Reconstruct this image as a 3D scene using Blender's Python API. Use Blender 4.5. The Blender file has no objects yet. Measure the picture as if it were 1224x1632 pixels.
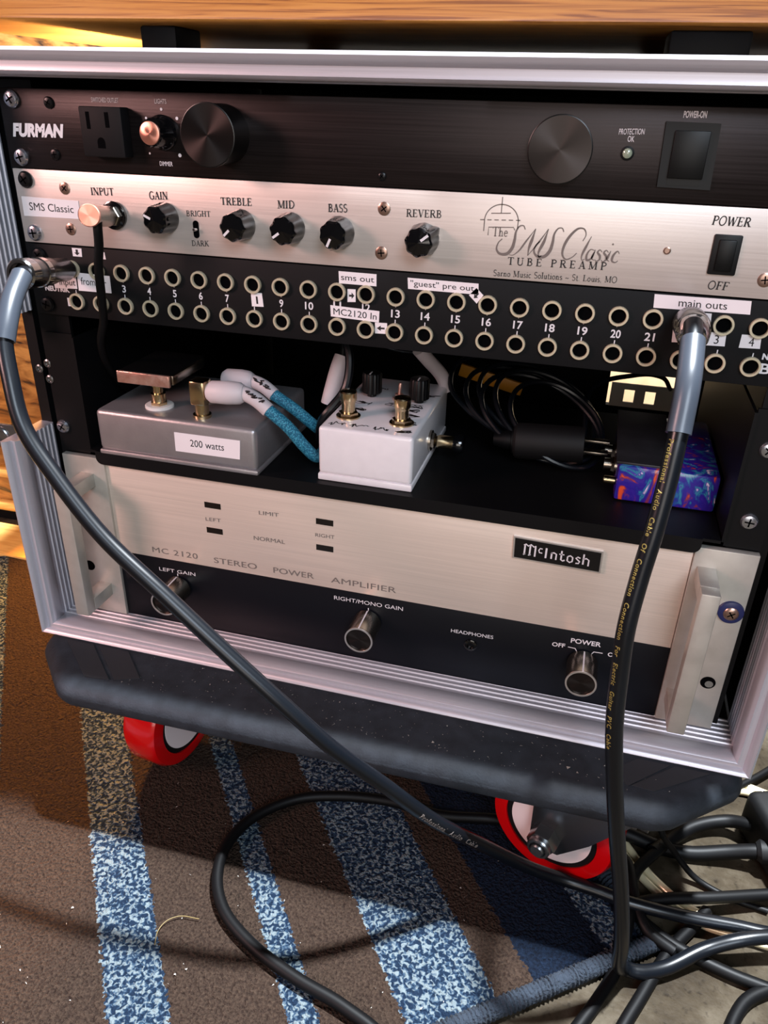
import bpy, bmesh, math, random
from mathutils import Vector, Matrix, Quaternion
random.seed(7)
S = bpy.context.scene
COL = S.collection
PI = math.pi
FLOOR = -525.0            # rack frame: mm, x right, y away, z up, zero at the top of the first panel
def W(p): return Vector((p[0] / 1000.0, p[1] / 1000.0, (p[2] - FLOOR) / 1000.0))

# ------------------------------------------------------------------ camera
cam_d = bpy.data.cameras.new('camera'); cam = bpy.data.objects.new('camera', cam_d); COL.objects.link(cam)
Rm = Matrix(((0.96359, -0.145618, 0.224255), (0.266153, 0.441914, -0.856665), (0.025645, 0.88516, 0.46458)))
cam.matrix_world = Matrix.Translation(W((123.25, -449.72, -3.34))) @ Rm.to_4x4()
cam_d.sensor_fit = 'HORIZONTAL'; cam_d.sensor_width = 36.0; cam_d.lens = 36.0 * 1238.5 / 1224.0
cam_d.clip_start = 0.01; cam_d.clip_end = 50
S.camera = cam

# ------------------------------------------------------------------ light
S.view_settings.view_transform = 'Standard'; S.view_settings.look = 'None'
S.view_settings.gamma = 1.0; S.view_settings.use_curve_mapping = False
S.view_settings.exposure = 0.0
wd = bpy.data.worlds.new('world'); S.world = wd; wd.use_nodes = True
wd.node_tree.nodes['Background'].inputs[0].default_value = (0.62, 0.58, 0.60, 1)
wd.node_tree.nodes['Background'].inputs[1].default_value = 0.05
def area(name, loc, target, size, power, color, size_y=None):
    l = bpy.data.lights.new(name, 'AREA'); l.energy = power; l.color = color
    l.size = size
    if size_y: l.shape = 'RECTANGLE'; l.size_y = size_y
    o = bpy.data.objects.new(name, l); COL.objects.link(o)
    o.location = loc
    o.rotation_euler = (Vector(target) - Vector(loc)).to_track_quat('-Z', 'Y').to_euler()
    return o
area('ceiling_lamp', (0.45, 0.19, 2.45), (0.0, -0.1, 0.0), 0.10, 400, (0.88, 0.94, 1.0))
area('window_light', (0.75, -1.6, 1.5), (0.0, 0.0, 0.38), 0.8, 28, (0.76, 0.87, 1.0), 0.8)
area('pink_lamp', (-1.6, -1.25, 1.1), (0.0, 0.0, 0.40), 0.5, 31, (1.0, 0.57, 0.53))
area('back_fill', (0.45, -2.8, 0.8), (0.0, 0.0, 0.45), 1.3, 20, (1.0, 0.91, 0.84))  # added fill behind the camera, standing for bounce off unseen walls
area('warm_lamp', (-0.46, 0.46, 0.36), (-0.36, -0.05, 0.0), 0.10, 16, (1.0, 0.42, 0.08))
def spot(name, loc, target, power, color, angle, blend=0.3, size=0.03):
    l = bpy.data.lights.new(name, 'SPOT'); l.energy = power; l.color = color; l.spot_size = math.radians(angle); l.spot_blend = blend; l.shadow_soft_size = size
    o = bpy.data.objects.new(name, l); COL.objects.link(o); o.location = loc
    o.rotation_euler = (Vector(target) - Vector(loc)).to_track_quat('-Z', 'Y').to_euler()
spot('crate_fill_spot', (-1.3, -0.1, 0.9), (-0.62, 0.318, 0.28), 15, (1.0, 0.50, 0.14), 36)  # added spot that brightens the crate alone
area('backing_fill', (0.2, 0.60, 1.0), (0.2, 0.78, 0.15), 0.15, 5, (1.0, 0.82, 0.60))  # added unseen source that lights the block behind the case opening

# ------------------------------------------------------------------ materials
def lin(rgb):
    """an sRGB colour 0..255 as linear RGBA"""
    out = []
    for v in rgb:
        c = v / 255.0
        out.append(c / 12.92 if c <= 0.04045 else ((c + 0.055) / 1.055) ** 2.4)
    return (*out, 1.0)
def nd(t, kind, **kw):
    n = t.nodes.new(kind)
    for k, v in kw.items():
        if k.startswith('i_'): n.inputs[k[2:].replace('_', ' ')].default_value = v
        else: setattr(n, k, v)
    return n
def mat(name, color, metal=0.0, rough=0.5, brush=None, noise=None, bump=None, spec=0.5, coat=0.0, trans=0.0, emit=None, col2=None):
    """brush=(axis, amount): fine lines along an axis; noise=(scale, amount, second colour); bump=(scale, strength, distance)"""
    m = bpy.data.materials.new(name); m.use_nodes = True; t = m.node_tree
    b = t.nodes['Principled BSDF']
    b.inputs['Base Color'].default_value = lin(color); b.inputs['Metallic'].default_value = metal
    b.inputs['Roughness'].default_value = rough; b.inputs['Specular IOR Level'].default_value = spec
    b.inputs['Coat Weight'].default_value = coat; b.inputs['Transmission Weight'].default_value = trans
    if emit: b.inputs['Emission Color'].default_value = lin(emit[0]); b.inputs['Emission Strength'].default_value = emit[1]
    tc = nd(t, 'ShaderNodeTexCoord'); L = t.links.new
    cur = None
    if noise:
        n = nd(t, 'ShaderNodeTexNoise'); n.inputs['Scale'].default_value = noise[0]; n.inputs['Detail'].default_value = 5
        L(tc.outputs['Object'], n.inputs['Vector'])
        r = nd(t, 'ShaderNodeValToRGB'); r.color_ramp.elements[0].position = 0.35; r.color_ramp.elements[1].position = 0.7
        r.color_ramp.elements[0].color = lin(color); r.color_ramp.elements[1].color = lin(noise[2])
        L(n.outputs['Fac'], r.inputs[0])
        mx = nd(t, 'ShaderNodeMix', data_type='RGBA'); mx.inputs[0].default_value = noise[1]
        mx.inputs[6].default_value = lin(color); L(r.outputs[0], mx.inputs[7]); cur = mx.outputs[2]
        L(cur, b.inputs['Base Color'])
    if brush:
        mp = nd(t, 'ShaderNodeMapping'); sc = [900, 900, 900]; sc['xyz'.index(brush[0])] = 9
        mp.inputs['Scale'].default_value = sc; L(tc.outputs['Object'], mp.inputs[0])
        n = nd(t, 'ShaderNodeTexNoise'); n.inputs['Scale'].default_value = 1.0; n.inputs['Detail'].default_value = 3
        L(mp.outputs[0], n.inputs['Vector'])
        hs = nd(t, 'ShaderNodeMapRange'); hs.inputs[3].default_value = 1 - brush[1]; hs.inputs[4].default_value = 1 + brush[1]
        hs.inputs[1].default_value = 0.25; hs.inputs[2].default_value = 0.75
        L(n.outputs['Fac'], hs.inputs[0])
        vm = nd(t, 'ShaderNodeVectorMath', operation='SCALE')
        if cur: L(cur, vm.inputs[0])
        else: vm.inputs[0].default_value = lin(color)[:3]
        L(hs.outputs[0], vm.inputs[3]); L(vm.outputs[0], b.inputs['Base Color'])
        mr = nd(t, 'ShaderNodeMapRange'); mr.inputs[3].default_value = max(rough - 0.08, 0.02); mr.inputs[4].default_value = rough + 0.10
        L(n.outputs['Fac'], mr.inputs[0]); L(mr.outputs[0], b.inputs['Roughness'])
        bp = nd(t, 'ShaderNodeBump'); bp.inputs['Strength'].default_value = 0.12; bp.inputs['Distance'].default_value = 0.0003
        L(n.outputs['Fac'], bp.inputs['Height']); L(bp.outputs[0], b.inputs['Normal'])
    elif bump:
        n = nd(t, 'ShaderNodeTexNoise'); n.inputs['Scale'].default_value = bump[0]; n.inputs['Detail'].default_value = 4
        L(tc.outputs['Object'], n.inputs['Vector'])
        bp = nd(t, 'ShaderNodeBump'); bp.inputs['Strength'].default_value = bump[1]; bp.inputs['Distance'].default_value = bump[2]
        L(n.outputs['Fac'], bp.inputs['Height']); L(bp.outputs[0], b.inputs['Normal'])
    return m

M = {}
M['rail_x'] = mat('anodised_aluminium_x', (190, 187, 194), 0.45, 0.4, brush=('x', 0.05))
M['rail_z'] = mat('anodised_aluminium_z', (190, 190, 200), 0.45, 0.4, brush=('z', 0.05))
M['black_lam'] = mat('black_laminate', (8, 8, 10), 0, 0.6, bump=(900, 0.2, 0.0003), spec=0.2)
M['ply'] = mat('plywood_edge', (160, 106, 32), 0, 0.7, brush=('z', 0.25))
M['black_anod'] = mat('black_brushed_aluminium', (40, 34, 34), 0.75, 0.34, brush=('x', 0.25))
M['black_paint'] = mat('black_powder_coat', (13, 13, 15), 0.0, 0.6, bump=(2200, 0.15, 0.0002), spec=0.18)
M['rack_black'] = mat('black_rack_steel', (7, 7, 9), 0.0, 0.5, spec=0.2)
M['silver_face'] = mat('brushed_silver_face', (210, 198, 191), 0.55, 0.42, brush=('x', 0.05))
M['gold_face'] = mat('satin_silver_face', (218, 203, 190), 0.35, 0.4, brush=('x', 0.07))
M['amp_black'] = mat('amp_black_glass', (9, 11, 18), 0.0, 0.4, spec=0.25)
M['handle'] = mat('worn_aluminium', (190, 186, 178), 0.5, 0.42, noise=(60, 0.35, (139, 133, 125)), bump=(140, 0.1, 0.0008))
M['screw'] = mat('zinc_screw', (185, 188, 198), 0.95, 0.25)
M['screw_dark'] = mat('black_screw', (20, 20, 22), 0.5, 0.3)
M['screw_warm'] = mat('nickel_screw', (165, 137, 124), 0.9, 0.3)
M['slot'] = mat('recess_shade', (2, 2, 3), 0, 0.9, spec=0.05)  # flat black put in for the shade inside holes that are not cut
M['white_ink'] = mat('white_ink', (214, 210, 214), 0, 0.6)
M['black_ink'] = mat('black_ink', (28, 23, 25), 0, 0.6)
M['grey_ink'] = mat('grey_ink', (108, 98, 93), 0, 0.6)
M['yellow_ink'] = mat('yellow_ink', (131, 118, 58), 0, 0.6)
M['knob_black'] = mat('black_bakelite', (8, 8, 10), 0, 0.12, coat=0.5)
M['drum_side'] = mat('black_drum', (10, 10, 11), 0.2, 0.3)
M['rubber'] = mat('black_rubber', (9, 9, 10), 0, 0.6, spec=0.25)
M['switch'] = mat('black_switch', (8, 9, 10), 0, 0.5, spec=0.3)
M['rocker'] = mat('rocker_black', (4, 5, 6), 0, 0.4, spec=0.25)
M['chrome'] = mat('chrome', (201, 198, 196), 1.0, 0.14)
M['nickel'] = mat('nickel', (166, 156, 144), 1.0, 0.24)
M['brass'] = mat('pale_brass', (203, 180, 142), 1.0, 0.2)
M['pink_lit'] = mat('pink_lit_metal', (232, 190, 176), 0.8, 0.3, noise=(180, 0.6, (184, 106, 82)), bump=(220, 0.5, 0.0008))  # plain metal with the tint of pink light put into its colour
M['knob_matt'] = mat('matt_black_knob', (6, 6, 7), 0, 0.4, spec=0.25)
M['jack_ring'] = mat('jack_nickel', (205, 193, 166), 0.35, 0.3)
M['sticker'] = mat('white_label', (228, 220, 223), 0, 0.55)
M['led'] = mat('led_lens', (139, 149, 130), 0, 0.15, coat=0.8)
M['badge_blk'] = mat('badge_black', (10, 10, 14), 0, 0.2)
M['badge_edge'] = mat('badge_silver', (216, 212, 210), 0.8, 0.3)
M['box_alu'] = mat('cast_aluminium', (169, 164, 166), 0.75, 0.42, noise=(90, 0.25, (141, 135, 138)), bump=(700, 0.25, 0.0004))
M['ped_white'] = mat('white_enamel', (228, 223, 226), 0, 0.3, noise=(120, 0.18, (201, 195, 200)), coat=0.6)
M['teal'] = None
M['white_rub'] = mat('white_heatshrink', (201, 189, 192), 0, 0.5)
M['washer'] = mat('white_washer', (214, 208, 204), 0, 0.5)
M['cable'] = mat('black_cable_jacket', (8, 11, 16), 0, 0.3, spec=0.4)
M['cable_matt'] = mat('black_cable_rubber', (6, 6, 7), 0, 0.5, spec=0.16)
M['sleeve'] = mat('grey_blue_sleeve', (48, 53, 61), 0, 0.32)
M['plug_grey'] = mat('dark_chrome_plug', (117, 112, 111), 0.95, 0.25, noise=(300, 0.4, (77, 74, 74)))
M['dolly'] = mat('dusty_black_foam', (29, 33, 39), 0, 0.65, noise=(90, 0.5, (48, 54, 62)), bump=(600, 0.3, 0.0008), spec=0.3)
M['tape'] = mat('black_gaffer_tape', (40, 41, 45), 0, 0.6, bump=(1500, 0.3, 0.0004), spec=0.3)
M['red_tread'] = mat('red_polyurethane', (180, 3, 8), 0, 0.22, coat=0.4)
M['hub_white'] = mat('white_hub', (217, 201, 201), 0, 0.4)
M['steel'] = mat('zinc_steel', (142, 144, 146), 0.95, 0.28)
M['fork'] = mat('dull_steel', (120, 121, 124), 0.95, 0.26)
M['dust'] = mat('lint', (150, 145, 138), 0, 0.9)
M['hair'] = mat('straw', (100, 83, 37), 0, 0.6)
M['clear'] = mat('clear_speaker_cable', (216, 201, 164), 0.25, 0.2, coat=0.5)
M['rear_strip'] = mat('grey_steel_strip', (205, 200, 186), 0.4, 0.5)
M['backing_block'] = mat('tan_backing', (201, 171, 132), 0, 0.8, noise=(40, 0.4, (165, 132, 92)))
M['orange'] = mat('orange_plastic', (201, 138, 28), 0, 0.5)
M['blue_washer'] = mat('blue_cup_washer', (28, 35, 80), 0, 0.35)
M['window_dark'] = mat('dark_lens', (21, 16, 13), 0, 0.2)
M['lid_black'] = mat('black_lid', (36, 36, 39), 0.3, 0.35, noise=(60, 0.5, (59, 59, 64)))

def m_rug():
    m = bpy.data.materials.new('striped_rug_pile'); m.use_nodes = True; t = m.node_tree; L = t.links.new
    b = t.nodes['Principled BSDF']; b.inputs['Roughness'].default_value = 0.95; b.inputs['Specular IOR Level'].default_value = 0.1
    tc = nd(t, 'ShaderNodeTexCoord')
    dot = nd(t, 'ShaderNodeVectorMath', operation='DOT_PRODUCT'); dot.inputs[1].default_value = (0.795, 0.607, 0)
    L(tc.outputs['Object'], dot.inputs[0])
    n = nd(t, 'ShaderNodeTexNoise'); n.inputs['Scale'].default_value = 330; n.inputs['Detail'].default_value = 2; L(tc.outputs['Object'], n.inputs['Vector'])
    ma = nd(t, 'ShaderNodeMath', operation='MULTIPLY_ADD'); ma.inputs[1].default_value = 0.010; ma.inputs[2].default_value = -0.005
    L(n.outputs['Fac'], ma.inputs[0])
    ad = nd(t, 'ShaderNodeMath', operation='ADD'); L(dot.outputs['Value'], ad.inputs[0]); L(ma.outputs[0], ad.inputs[1])
    mr = nd(t, 'ShaderNodeMapRange'); mr.inputs[1].default_value = -0.6; mr.inputs[2].default_value = 0.2; L(ad.outputs[0], mr.inputs[0])
    def ramp(stops):
        r = nd(t, 'ShaderNodeValToRGB'); cr = r.color_ramp; cr.interpolation = 'CONSTANT'
        cr.elements[0].position = 0; cr.elements[0].color = (0, 0, 0, 1)
        cr.elements[1].position = 1; cr.elements[1].color = (0, 0, 0, 1)
        for s, v in stops:
            e = cr.elements.new((s + 600) / 800.0); e.color = (v, v, v, 1)
        L(mr.outputs[0], r.inputs[0]); return r
    sp = ramp([(-400, 1), (-289, 0), (-221, 1), (-184, 0), (-115, 1), (-95, 0), (-46, 1), (17, 0), (104, 1), (128, 0)])
    nv = ramp([(-599, 0), (44, 1)])
    vo = nd(t, 'ShaderNodeTexNoise'); vo.inputs['Scale'].default_value = 330; vo.inputs['Detail'].default_value = 1.0
    vo.inputs['Distortion'].default_value = 0.6
    L(tc.outputs['Object'], vo.inputs['Vector'])
    cr = nd(t, 'ShaderNodeValToRGB'); e = cr.color_ramp.elements
    e[0].position = 0.42; e[0].color = lin((17, 30, 47)); e[1].position = 0.60; e[1].color = lin((97, 107, 111))
    q = cr.color_ramp.elements.new(0.5); q.color = lin((40, 57, 75))
    L(vo.outputs['Fac'], cr.inputs[0])
    n2 = nd(t, 'ShaderNodeTexNoise'); n2.inputs['Scale'].default_value = 520; n2.inputs['Detail'].default_value = 3; L(tc.outputs['Object'], n2.inputs['Vector'])
    n3 = nd(t, 'ShaderNodeTexNoise'); n3.inputs['Scale'].default_value = 28; n3.inputs['Detail'].default_value = 3; L(tc.outputs['Object'], n3.inputs['Vector'])
    br = nd(t, 'ShaderNodeValToRGB'); e = br.color_ramp.elements
    e[0].position = 0.3; e[0].color = lin((32, 23, 19)); e[1].position = 0.7; e[1].color = lin((57, 45, 37)); L(n2.outputs['Fac'], br.inputs[0])
    br3 = nd(t, 'ShaderNodeMix', data_type='RGBA', blend_type='MULTIPLY'); br3.inputs[0].default_value = 0.35
    L(br.outputs[0], br3.inputs[6]); L(n3.outputs['Color'], br3.inputs[7])
    na = nd(t, 'ShaderNodeValToRGB'); e = na.color_ramp.elements
    e[0].position = 0.3; e[0].color = lin((7, 12, 22)); e[1].position = 0.7; e[1].color = lin((16, 27, 43)); L(n2.outputs['Fac'], na.inputs[0])
    m1 = nd(t, 'ShaderNodeMix', data_type='RGBA'); L(nv.outputs[0], m1.inputs[0]); L(br.outputs[0], m1.inputs[6]); L(na.outputs[0], m1.inputs[7])
    m2 = nd(t, 'ShaderNodeMix', data_type='RGBA'); L(sp.outputs[0], m2.inputs[0]); L(m1.outputs[2], m2.inputs[6]); L(cr.outputs[0], m2.inputs[7])
    L(m2.outputs[2], b.inputs['Base Color'])
    # pile relief: small tufts and shallow cracks between them
    vc = nd(t, 'ShaderNodeTexVoronoi', feature='DISTANCE_TO_EDGE'); vc.inputs['Scale'].default_value = 70; L(tc.outputs['Object'], vc.inputs['Vector'])
    vm = nd(t, 'ShaderNodeMapRange'); vm.inputs[1].default_value = 0.0; vm.inputs[2].default_value = 0.12; L(vc.outputs['Distance'], vm.inputs[0])
    a1 = nd(t, 'ShaderNodeMath', operation='MULTIPLY_ADD'); a1.inputs[1].default_value = 0.22; L(vm.outputs[0], a1.inputs[0]); 
    a0 = nd(t, 'ShaderNodeMath', operation='ADD'); L(n2.outputs['Fac'], a0.inputs[0]); L(vo.outputs['Fac'], a0.inputs[1])
    L(a0.outputs[0], a1.inputs[2])
    bp = nd(t, 'ShaderNodeBump'); bp.inputs['Strength'].default_value = 0.9; bp.inputs['Distance'].default_value = 0.004
    L(a1.outputs[0], bp.inputs['Height']); L(bp.outputs[0], b.inputs['Normal'])
    return m
def m_concrete():
    m = bpy.data.materials.new('concrete'); m.use_nodes = True; t = m.node_tree; L = t.links.new
    b = t.nodes['Principled BSDF']; b.inputs['Roughness'].default_value = 0.6; b.inputs['Specular IOR Level'].default_value = 0.06
    tc = nd(t, 'ShaderNodeTexCoord')
    n = nd(t, 'ShaderNodeTexNoise'); n.inputs['Scale'].default_value = 14; n.inputs['Detail'].default_value = 9; n.inputs['Roughness'].default_value = 0.65; L(tc.outputs['Object'], n.inputs['Vector'])
    r = nd(t, 'ShaderNodeValToRGB'); e = r.color_ramp.elements
    e[0].position = 0.32; e[0].color = lin((28, 22, 15)); e[1].position = 0.68; e[1].color = lin((76, 69, 58))
    q = e.new(0.5); q.color = lin((50, 43, 33)); L(n.outputs['Fac'], r.inputs[0])
    n2 = nd(t, 'ShaderNodeTexNoise'); n2.inputs['Scale'].default_value = 160; n2.inputs['Detail'].default_value = 3; L(tc.outputs['Object'], n2.inputs['Vector'])
    r2 = nd(t, 'ShaderNodeValToRGB'); e = r2.color_ramp.elements; e[0].position = 0.28; e[0].color = (0.25, 0.22, 0.2, 1); e[1].position = 0.42; e[1].color = (1, 1, 1, 1)
    L(n2.outputs['Fac'], r2.inputs[0])
    mx = nd(t, 'ShaderNodeMix', data_type='RGBA', blend_type='MULTIPLY'); mx.inputs[0].default_value = 0.8; L(r.outputs[0], mx.inputs[6]); L(r2.outputs[0], mx.inputs[7])
    L(mx.outputs[2], b.inputs['Base Color'])
    bp = nd(t, 'ShaderNodeBump'); bp.inputs['Strength'].default_value = 0.5; bp.inputs['Distance'].default_value = 0.002; L(n2.outputs['Fac'], bp.inputs['Height']); L(bp.outputs[0], b.inputs['Normal'])
    return m
def m_wood(name, c1, c2, c3, scale=(6, 120, 120), rough=0.4, dist=2.0):
    m = bpy.data.materials.new(name); m.use_nodes = True; t = m.node_tree; L = t.links.new
    b = t.nodes['Principled BSDF']; b.inputs['Roughness'].default_value = rough
    tc = nd(t, 'ShaderNodeTexCoord'); mp = nd(t, 'ShaderNodeMapping'); mp.inputs['Scale'].default_value = scale; L(tc.outputs['Object'], mp.inputs[0])
    n = nd(t, 'ShaderNodeTexNoise'); n.inputs['Scale'].default_value = 1; n.inputs['Detail'].default_value = 6; n.inputs['Distortion'].default_value = dist; L(mp.outputs[0], n.inputs['Vector'])
    r = nd(t, 'ShaderNodeValToRGB'); e = r.color_ramp.elements
    e[0].position = 0.33; e[0].color = lin(c1); e[1].position = 0.62; e[1].color = lin(c3); q = e.new(0.43); q.color = lin(c2); L(n.outputs['Fac'], r.inputs[0])
    L(r.outputs[0], b.inputs['Base Color'])
    bp = nd(t, 'ShaderNodeBump'); bp.inputs['Strength'].default_value = 0.15; bp.inputs['Distance'].default_value = 0.0005; L(n.outputs['Fac'], bp.inputs['Height']); L(bp.outputs[0], b.inputs['Normal'])
    return m
def m_swirl():
    m = bpy.data.materials.new('swirled_paint'); m.use_nodes = True; t = m.node_tree; L = t.links.new
    b = t.nodes['Principled BSDF']; b.inputs['Roughness'].default_value = 0.2; b.inputs['Coat Weight'].default_value = 0.6
    tc = nd(t, 'ShaderNodeTexCoord'); mp = nd(t, 'ShaderNodeMapping'); mp.inputs['Scale'].default_value = (55, 55, 34); L(tc.outputs['Object'], mp.inputs[0])
    n = nd(t, 'ShaderNodeTexNoise'); n.inputs['Scale'].default_value = 1; n.inputs['Detail'].default_value = 5; n.inputs['Distortion'].default_value = 2.4; L(mp.outputs[0], n.inputs['Vector'])
    r = nd(t, 'ShaderNodeValToRGB'); e = r.color_ramp.elements
    e[0].position = 0.30; e[0].color = lin((212, 80, 44)); e[1].position = 0.72; e[1].color = lin((233, 223, 232))
    for p_, c in ((0.37, (122, 44, 74)), (0.42, (52, 32, 140)), (0.53, (42, 27, 134)), (0.58, (35, 64, 142)), (0.62, (47, 127, 150)), (0.66, (58, 42, 154))):
        q = e.new(p_); q.color = lin(c)
    L(n.outputs['Fac'], r.inputs[0]); L(r.outputs[0], b.inputs['Base Color'])
    return m
def m_braid(c1, c2):
    m = bpy.data.materials.new('braided_teal'); m.use_nodes = True; t = m.node_tree; L = t.links.new
    b = t.nodes['Principled BSDF']; b.inputs['Roughness'].default_value = 0.6
    tc = nd(t, 'ShaderNodeTexCoord')
    v = nd(t, 'ShaderNodeTexVoronoi'); v.inputs['Scale'].default_value = 900; L(tc.outputs['Object'], v.inputs['Vector'])
    r = nd(t, 'ShaderNodeValToRGB'); e = r.color_ramp.elements; e[0].position = 0.2; e[0].color = lin(c1); e[1].position = 0.6; e[1].color = lin(c2)
    L(v.outputs['Distance'], r.inputs[0]); L(r.outputs[0], b.inputs['Base Color'])
    bp = nd(t, 'ShaderNodeBump'); bp.inputs['Strength'].default_value = 0.6; bp.inputs['Distance'].default_value = 0.0005; L(v.outputs['Distance'], bp.inputs['Height']); L(bp.outputs[0], b.inputs['Normal'])
    return m
def m_spun(name, color, rough):
    """turned face: fine concentric grooves about the part's own axis"""
    m = mat(name, color, 0.85, rough); t = m.node_tree; b = t.nodes['Principled BSDF']
    b.inputs['Anisotropic'].default_value = 0.85
    tg = nd(t, 'ShaderNodeTangent', direction_type='RADIAL', axis='Y'); t.links.new(tg.outputs[0], b.inputs['Tangent'])
    return m
M['rug'] = m_rug(); M['concrete'] = m_concrete(); M['swirl'] = m_swirl(); M['teal'] = m_braid((74, 163, 189), (21, 96, 125))
M['wood_top'] = m_wood('oak_edge', (104, 55, 12), (138, 84, 30), (154, 100, 42), (7, 60, 420), 0.4)
M['wood_left'] = m_wood('streaked_wood', (30, 15, 5), (130, 80, 30), (176, 122, 60), (9, 9, 34), 0.5, 3.0)
M['board'] = m_wood('pale_board', (169, 118, 47), (201, 148, 74), (216, 167, 92), (8, 60, 60), 0.6)
M['spun_black'] = m_spun('spun_black_face', (53, 48, 47), 0.30)
M['spun_pink_lit'] = m_spun('spun_pink_lit_face', (226, 154, 134), 0.30)  # turned metal ends, the pink light's tint is in the base colour
M['bind'] = mat('blue_binding_yarn', (25, 35, 47), 0, 0.9, noise=(420, 0.7, (18, 29, 42)), bump=(420, 0.9, 0.003))

# ------------------------------------------------------------------ mesh helpers
def catmull(pts, step):
    P = [Vector(p) for p in pts]; P = [2 * P[0] - P[1]] + P + [2 * P[-1] - P[-2]]; out = []
    for i in range(1, len(P) - 2):
        p0, p1, p2, p3 = P[i - 1:i + 3]; n = max(2, int((p2 - p1).length / step))
        t0 = 0.0; t1 = max((p1 - p0).length, 1e-6) ** .5; t2 = t1 + max((p2 - p1).length, 1e-6) ** .5; t3 = t2 + max((p3 - p2).length, 1e-6) ** .5
        for k in range(n):
            t = t1 + (t2 - t1) * k / n
            a1 = p0 * ((t1 - t) / (t1 - t0)) + p1 * ((t - t0) / (t1 - t0)); a2 = p1 * ((t2 - t) / (t2 - t1)) + p2 * ((t - t1) / (t2 - t1)); a3 = p2 * ((t3 - t) / (t3 - t2)) + p3 * ((t - t2) / (t3 - t2))
            b1 = a1 * ((t2 - t) / (t2 - t0)) + a2 * ((t - t0) / (t2 - t0)); b2 = a2 * ((t3 - t) / (t3 - t1)) + a3 * ((t - t1) / (t3 - t1))
            out.append(b1 * ((t2 - t) / (t2 - t1)) + b2 * ((t - t1) / (t2 - t1)))
    out.append(P[-2].copy()); return out
def frame(axis):
    a = Vector(axis).normalized()
    if abs(a.y) > 0.9: u = Vector((1, 0, 0)); u = (u - a * u.dot(a)).normalized()
    else: u = a.cross(Vector((0, 1, 0))).normalized()
    v = a.cross(u).normalized()
    return a, u, v
class MB:
    def __init__(s): s.v = []; s.f = []; s.m = []
    def add(s, vs, fs, m=0):
        b = len(s.v); s.v += [Vector(p) for p in vs]
        for f in fs: s.f.append([b + i for i in f]); s.m.append(m)
        return s
    def box(s, x0, x1, y0, y1, z0, z1, b=0.0, m=0, seg=2, M4=None):
        bm = bmesh.new()
        c = ((x0 + x1) / 2, (y0 + y1) / 2, (z0 + z1) / 2)
        bmesh.ops.create_cube(bm, size=1, matrix=Matrix.Translation(c) @ Matrix.Diagonal((x1 - x0, y1 - y0, z1 - z0, 1)))
        if b > 0: bmesh.ops.bevel(bm, geom=bm.edges[:], offset=b, segments=seg, profile=0.5, affect='EDGES')
        bm.verts.index_update()
        vs = [v.co.copy() for v in bm.verts]
        if M4 is not None: vs = [M4 @ v for v in vs]
        s.add(vs, [[v.index for v in f.verts] for f in bm.faces], m); bm.free(); return s
    def lathe(s, o, axis, prof, n=32, m=0, rf=None, cap0=True, cap1=True):
        """prof: (radius, height along axis)"""
        o = Vector(o); a, u, v = frame(axis); vs = []; fs = []
        for r, h in prof:
            for k in range(n):
                t = 2 * PI * k / n; rr = r * (rf(t, h) if rf else 1.0)
                vs.append(o + a * h + (u * math.cos(t) + v * math.sin(t)) * rr)
        for i in range(len(prof) - 1):
            for k in range(n):
                k2 = (k + 1) % n; fs.append([i * n + k, i * n + k2, (i + 1) * n + k2, (i + 1) * n + k])
        if cap0: fs.append(list(range(n))[::-1])
        if cap1: fs.append([(len(prof) - 1) * n + k for k in range(n)])
        return s.add(vs, fs, m)
    def cyl(s, p0, p1, r, n=24, m=0, r1=None):
        p0 = Vector(p0); d = Vector(p1) - p0
        return s.lathe(p0, d, [(r, 0), (r if r1 is None else r1, d.length)], n, m)
    def tube(s, pts, r, n=12, m=0, step=4.0, smooth=True):
        P = catmull(pts, step) if smooth else [Vector(p) for p in pts]
        vs = []; fs = []; up = None
        for i, p in enumerate(P):
            d = (P[min(i + 1, len(P) - 1)] - P[max(i - 1, 0)]).normalized()
            if up is None: up = d.orthogonal().normalized()
            up = (up - d * up.dot(d)).normalized(); w = d.cross(up)
            rr = r(i / (len(P) - 1)) if callable(r) else r
            for k in range(n):
                t = 2 * PI * k / n; vs.append(p + (up * math.cos(t) + w * math.sin(t)) * rr)
        for i in range(len(P) - 1):
            for k in range(n):
                k2 = (k + 1) % n; fs.append([i * n + k, i * n + k2, (i + 1) * n + k2, (i + 1) * n + k])
        fs.append(list(range(n))[::-1]); fs.append([(len(P) - 1) * n + k for k in range(n)])
        return s.add(vs, fs, m)
    def prism(s, poly, d0, d1, plane='xz', m=0):
        """poly extruded along the third axis from d0 to d1"""
        def mk(a, b, d): return {'xz': (a, d, b), 'xy': (a, b, d), 'yz': (d, a, b)}[plane]
        n = len(poly); vs = [mk(a, b, d0) for a, b in poly] + [mk(a, b, d1) for a, b in poly]
        fs = [list(range(n)), list(range(n, 2 * n))[::-1]] + [[i, i + n, (i + 1) % n + n, (i + 1) % n] for i in range(n)]
        return s.add(vs, fs, m)
    def stroke(s, pts, w, y=-0.2, m=0, smooth=False):
        """flat ribbon on a panel: pts are (x, z)"""
        P = [Vector((p[0], 0, p[1])) for p in pts]
        if smooth: P = catmull(P, 0.35)
        L_, R_ = [], []
        for i, p in enumerate(P):
            d = (P[min(i + 1, len(P) - 1)] - P[max(i - 1, 0)])
            if d.length < 1e-9: d = Vector((1, 0, 0))
            d.normalize(); nrm = Vector((-d.z, 0, d.x)) * (w(i / max(len(P) - 1, 1)) if callable(w) else w) / 2
            L_.append(p + nrm); R_.append(p - nrm)
        n = len(P); vs = [(q.x, y, q.z) for q in L_ + R_]
        return s.add(vs, [[i, i + 1, n + i + 1, n + i] for i in range(n - 1)], m)
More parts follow.
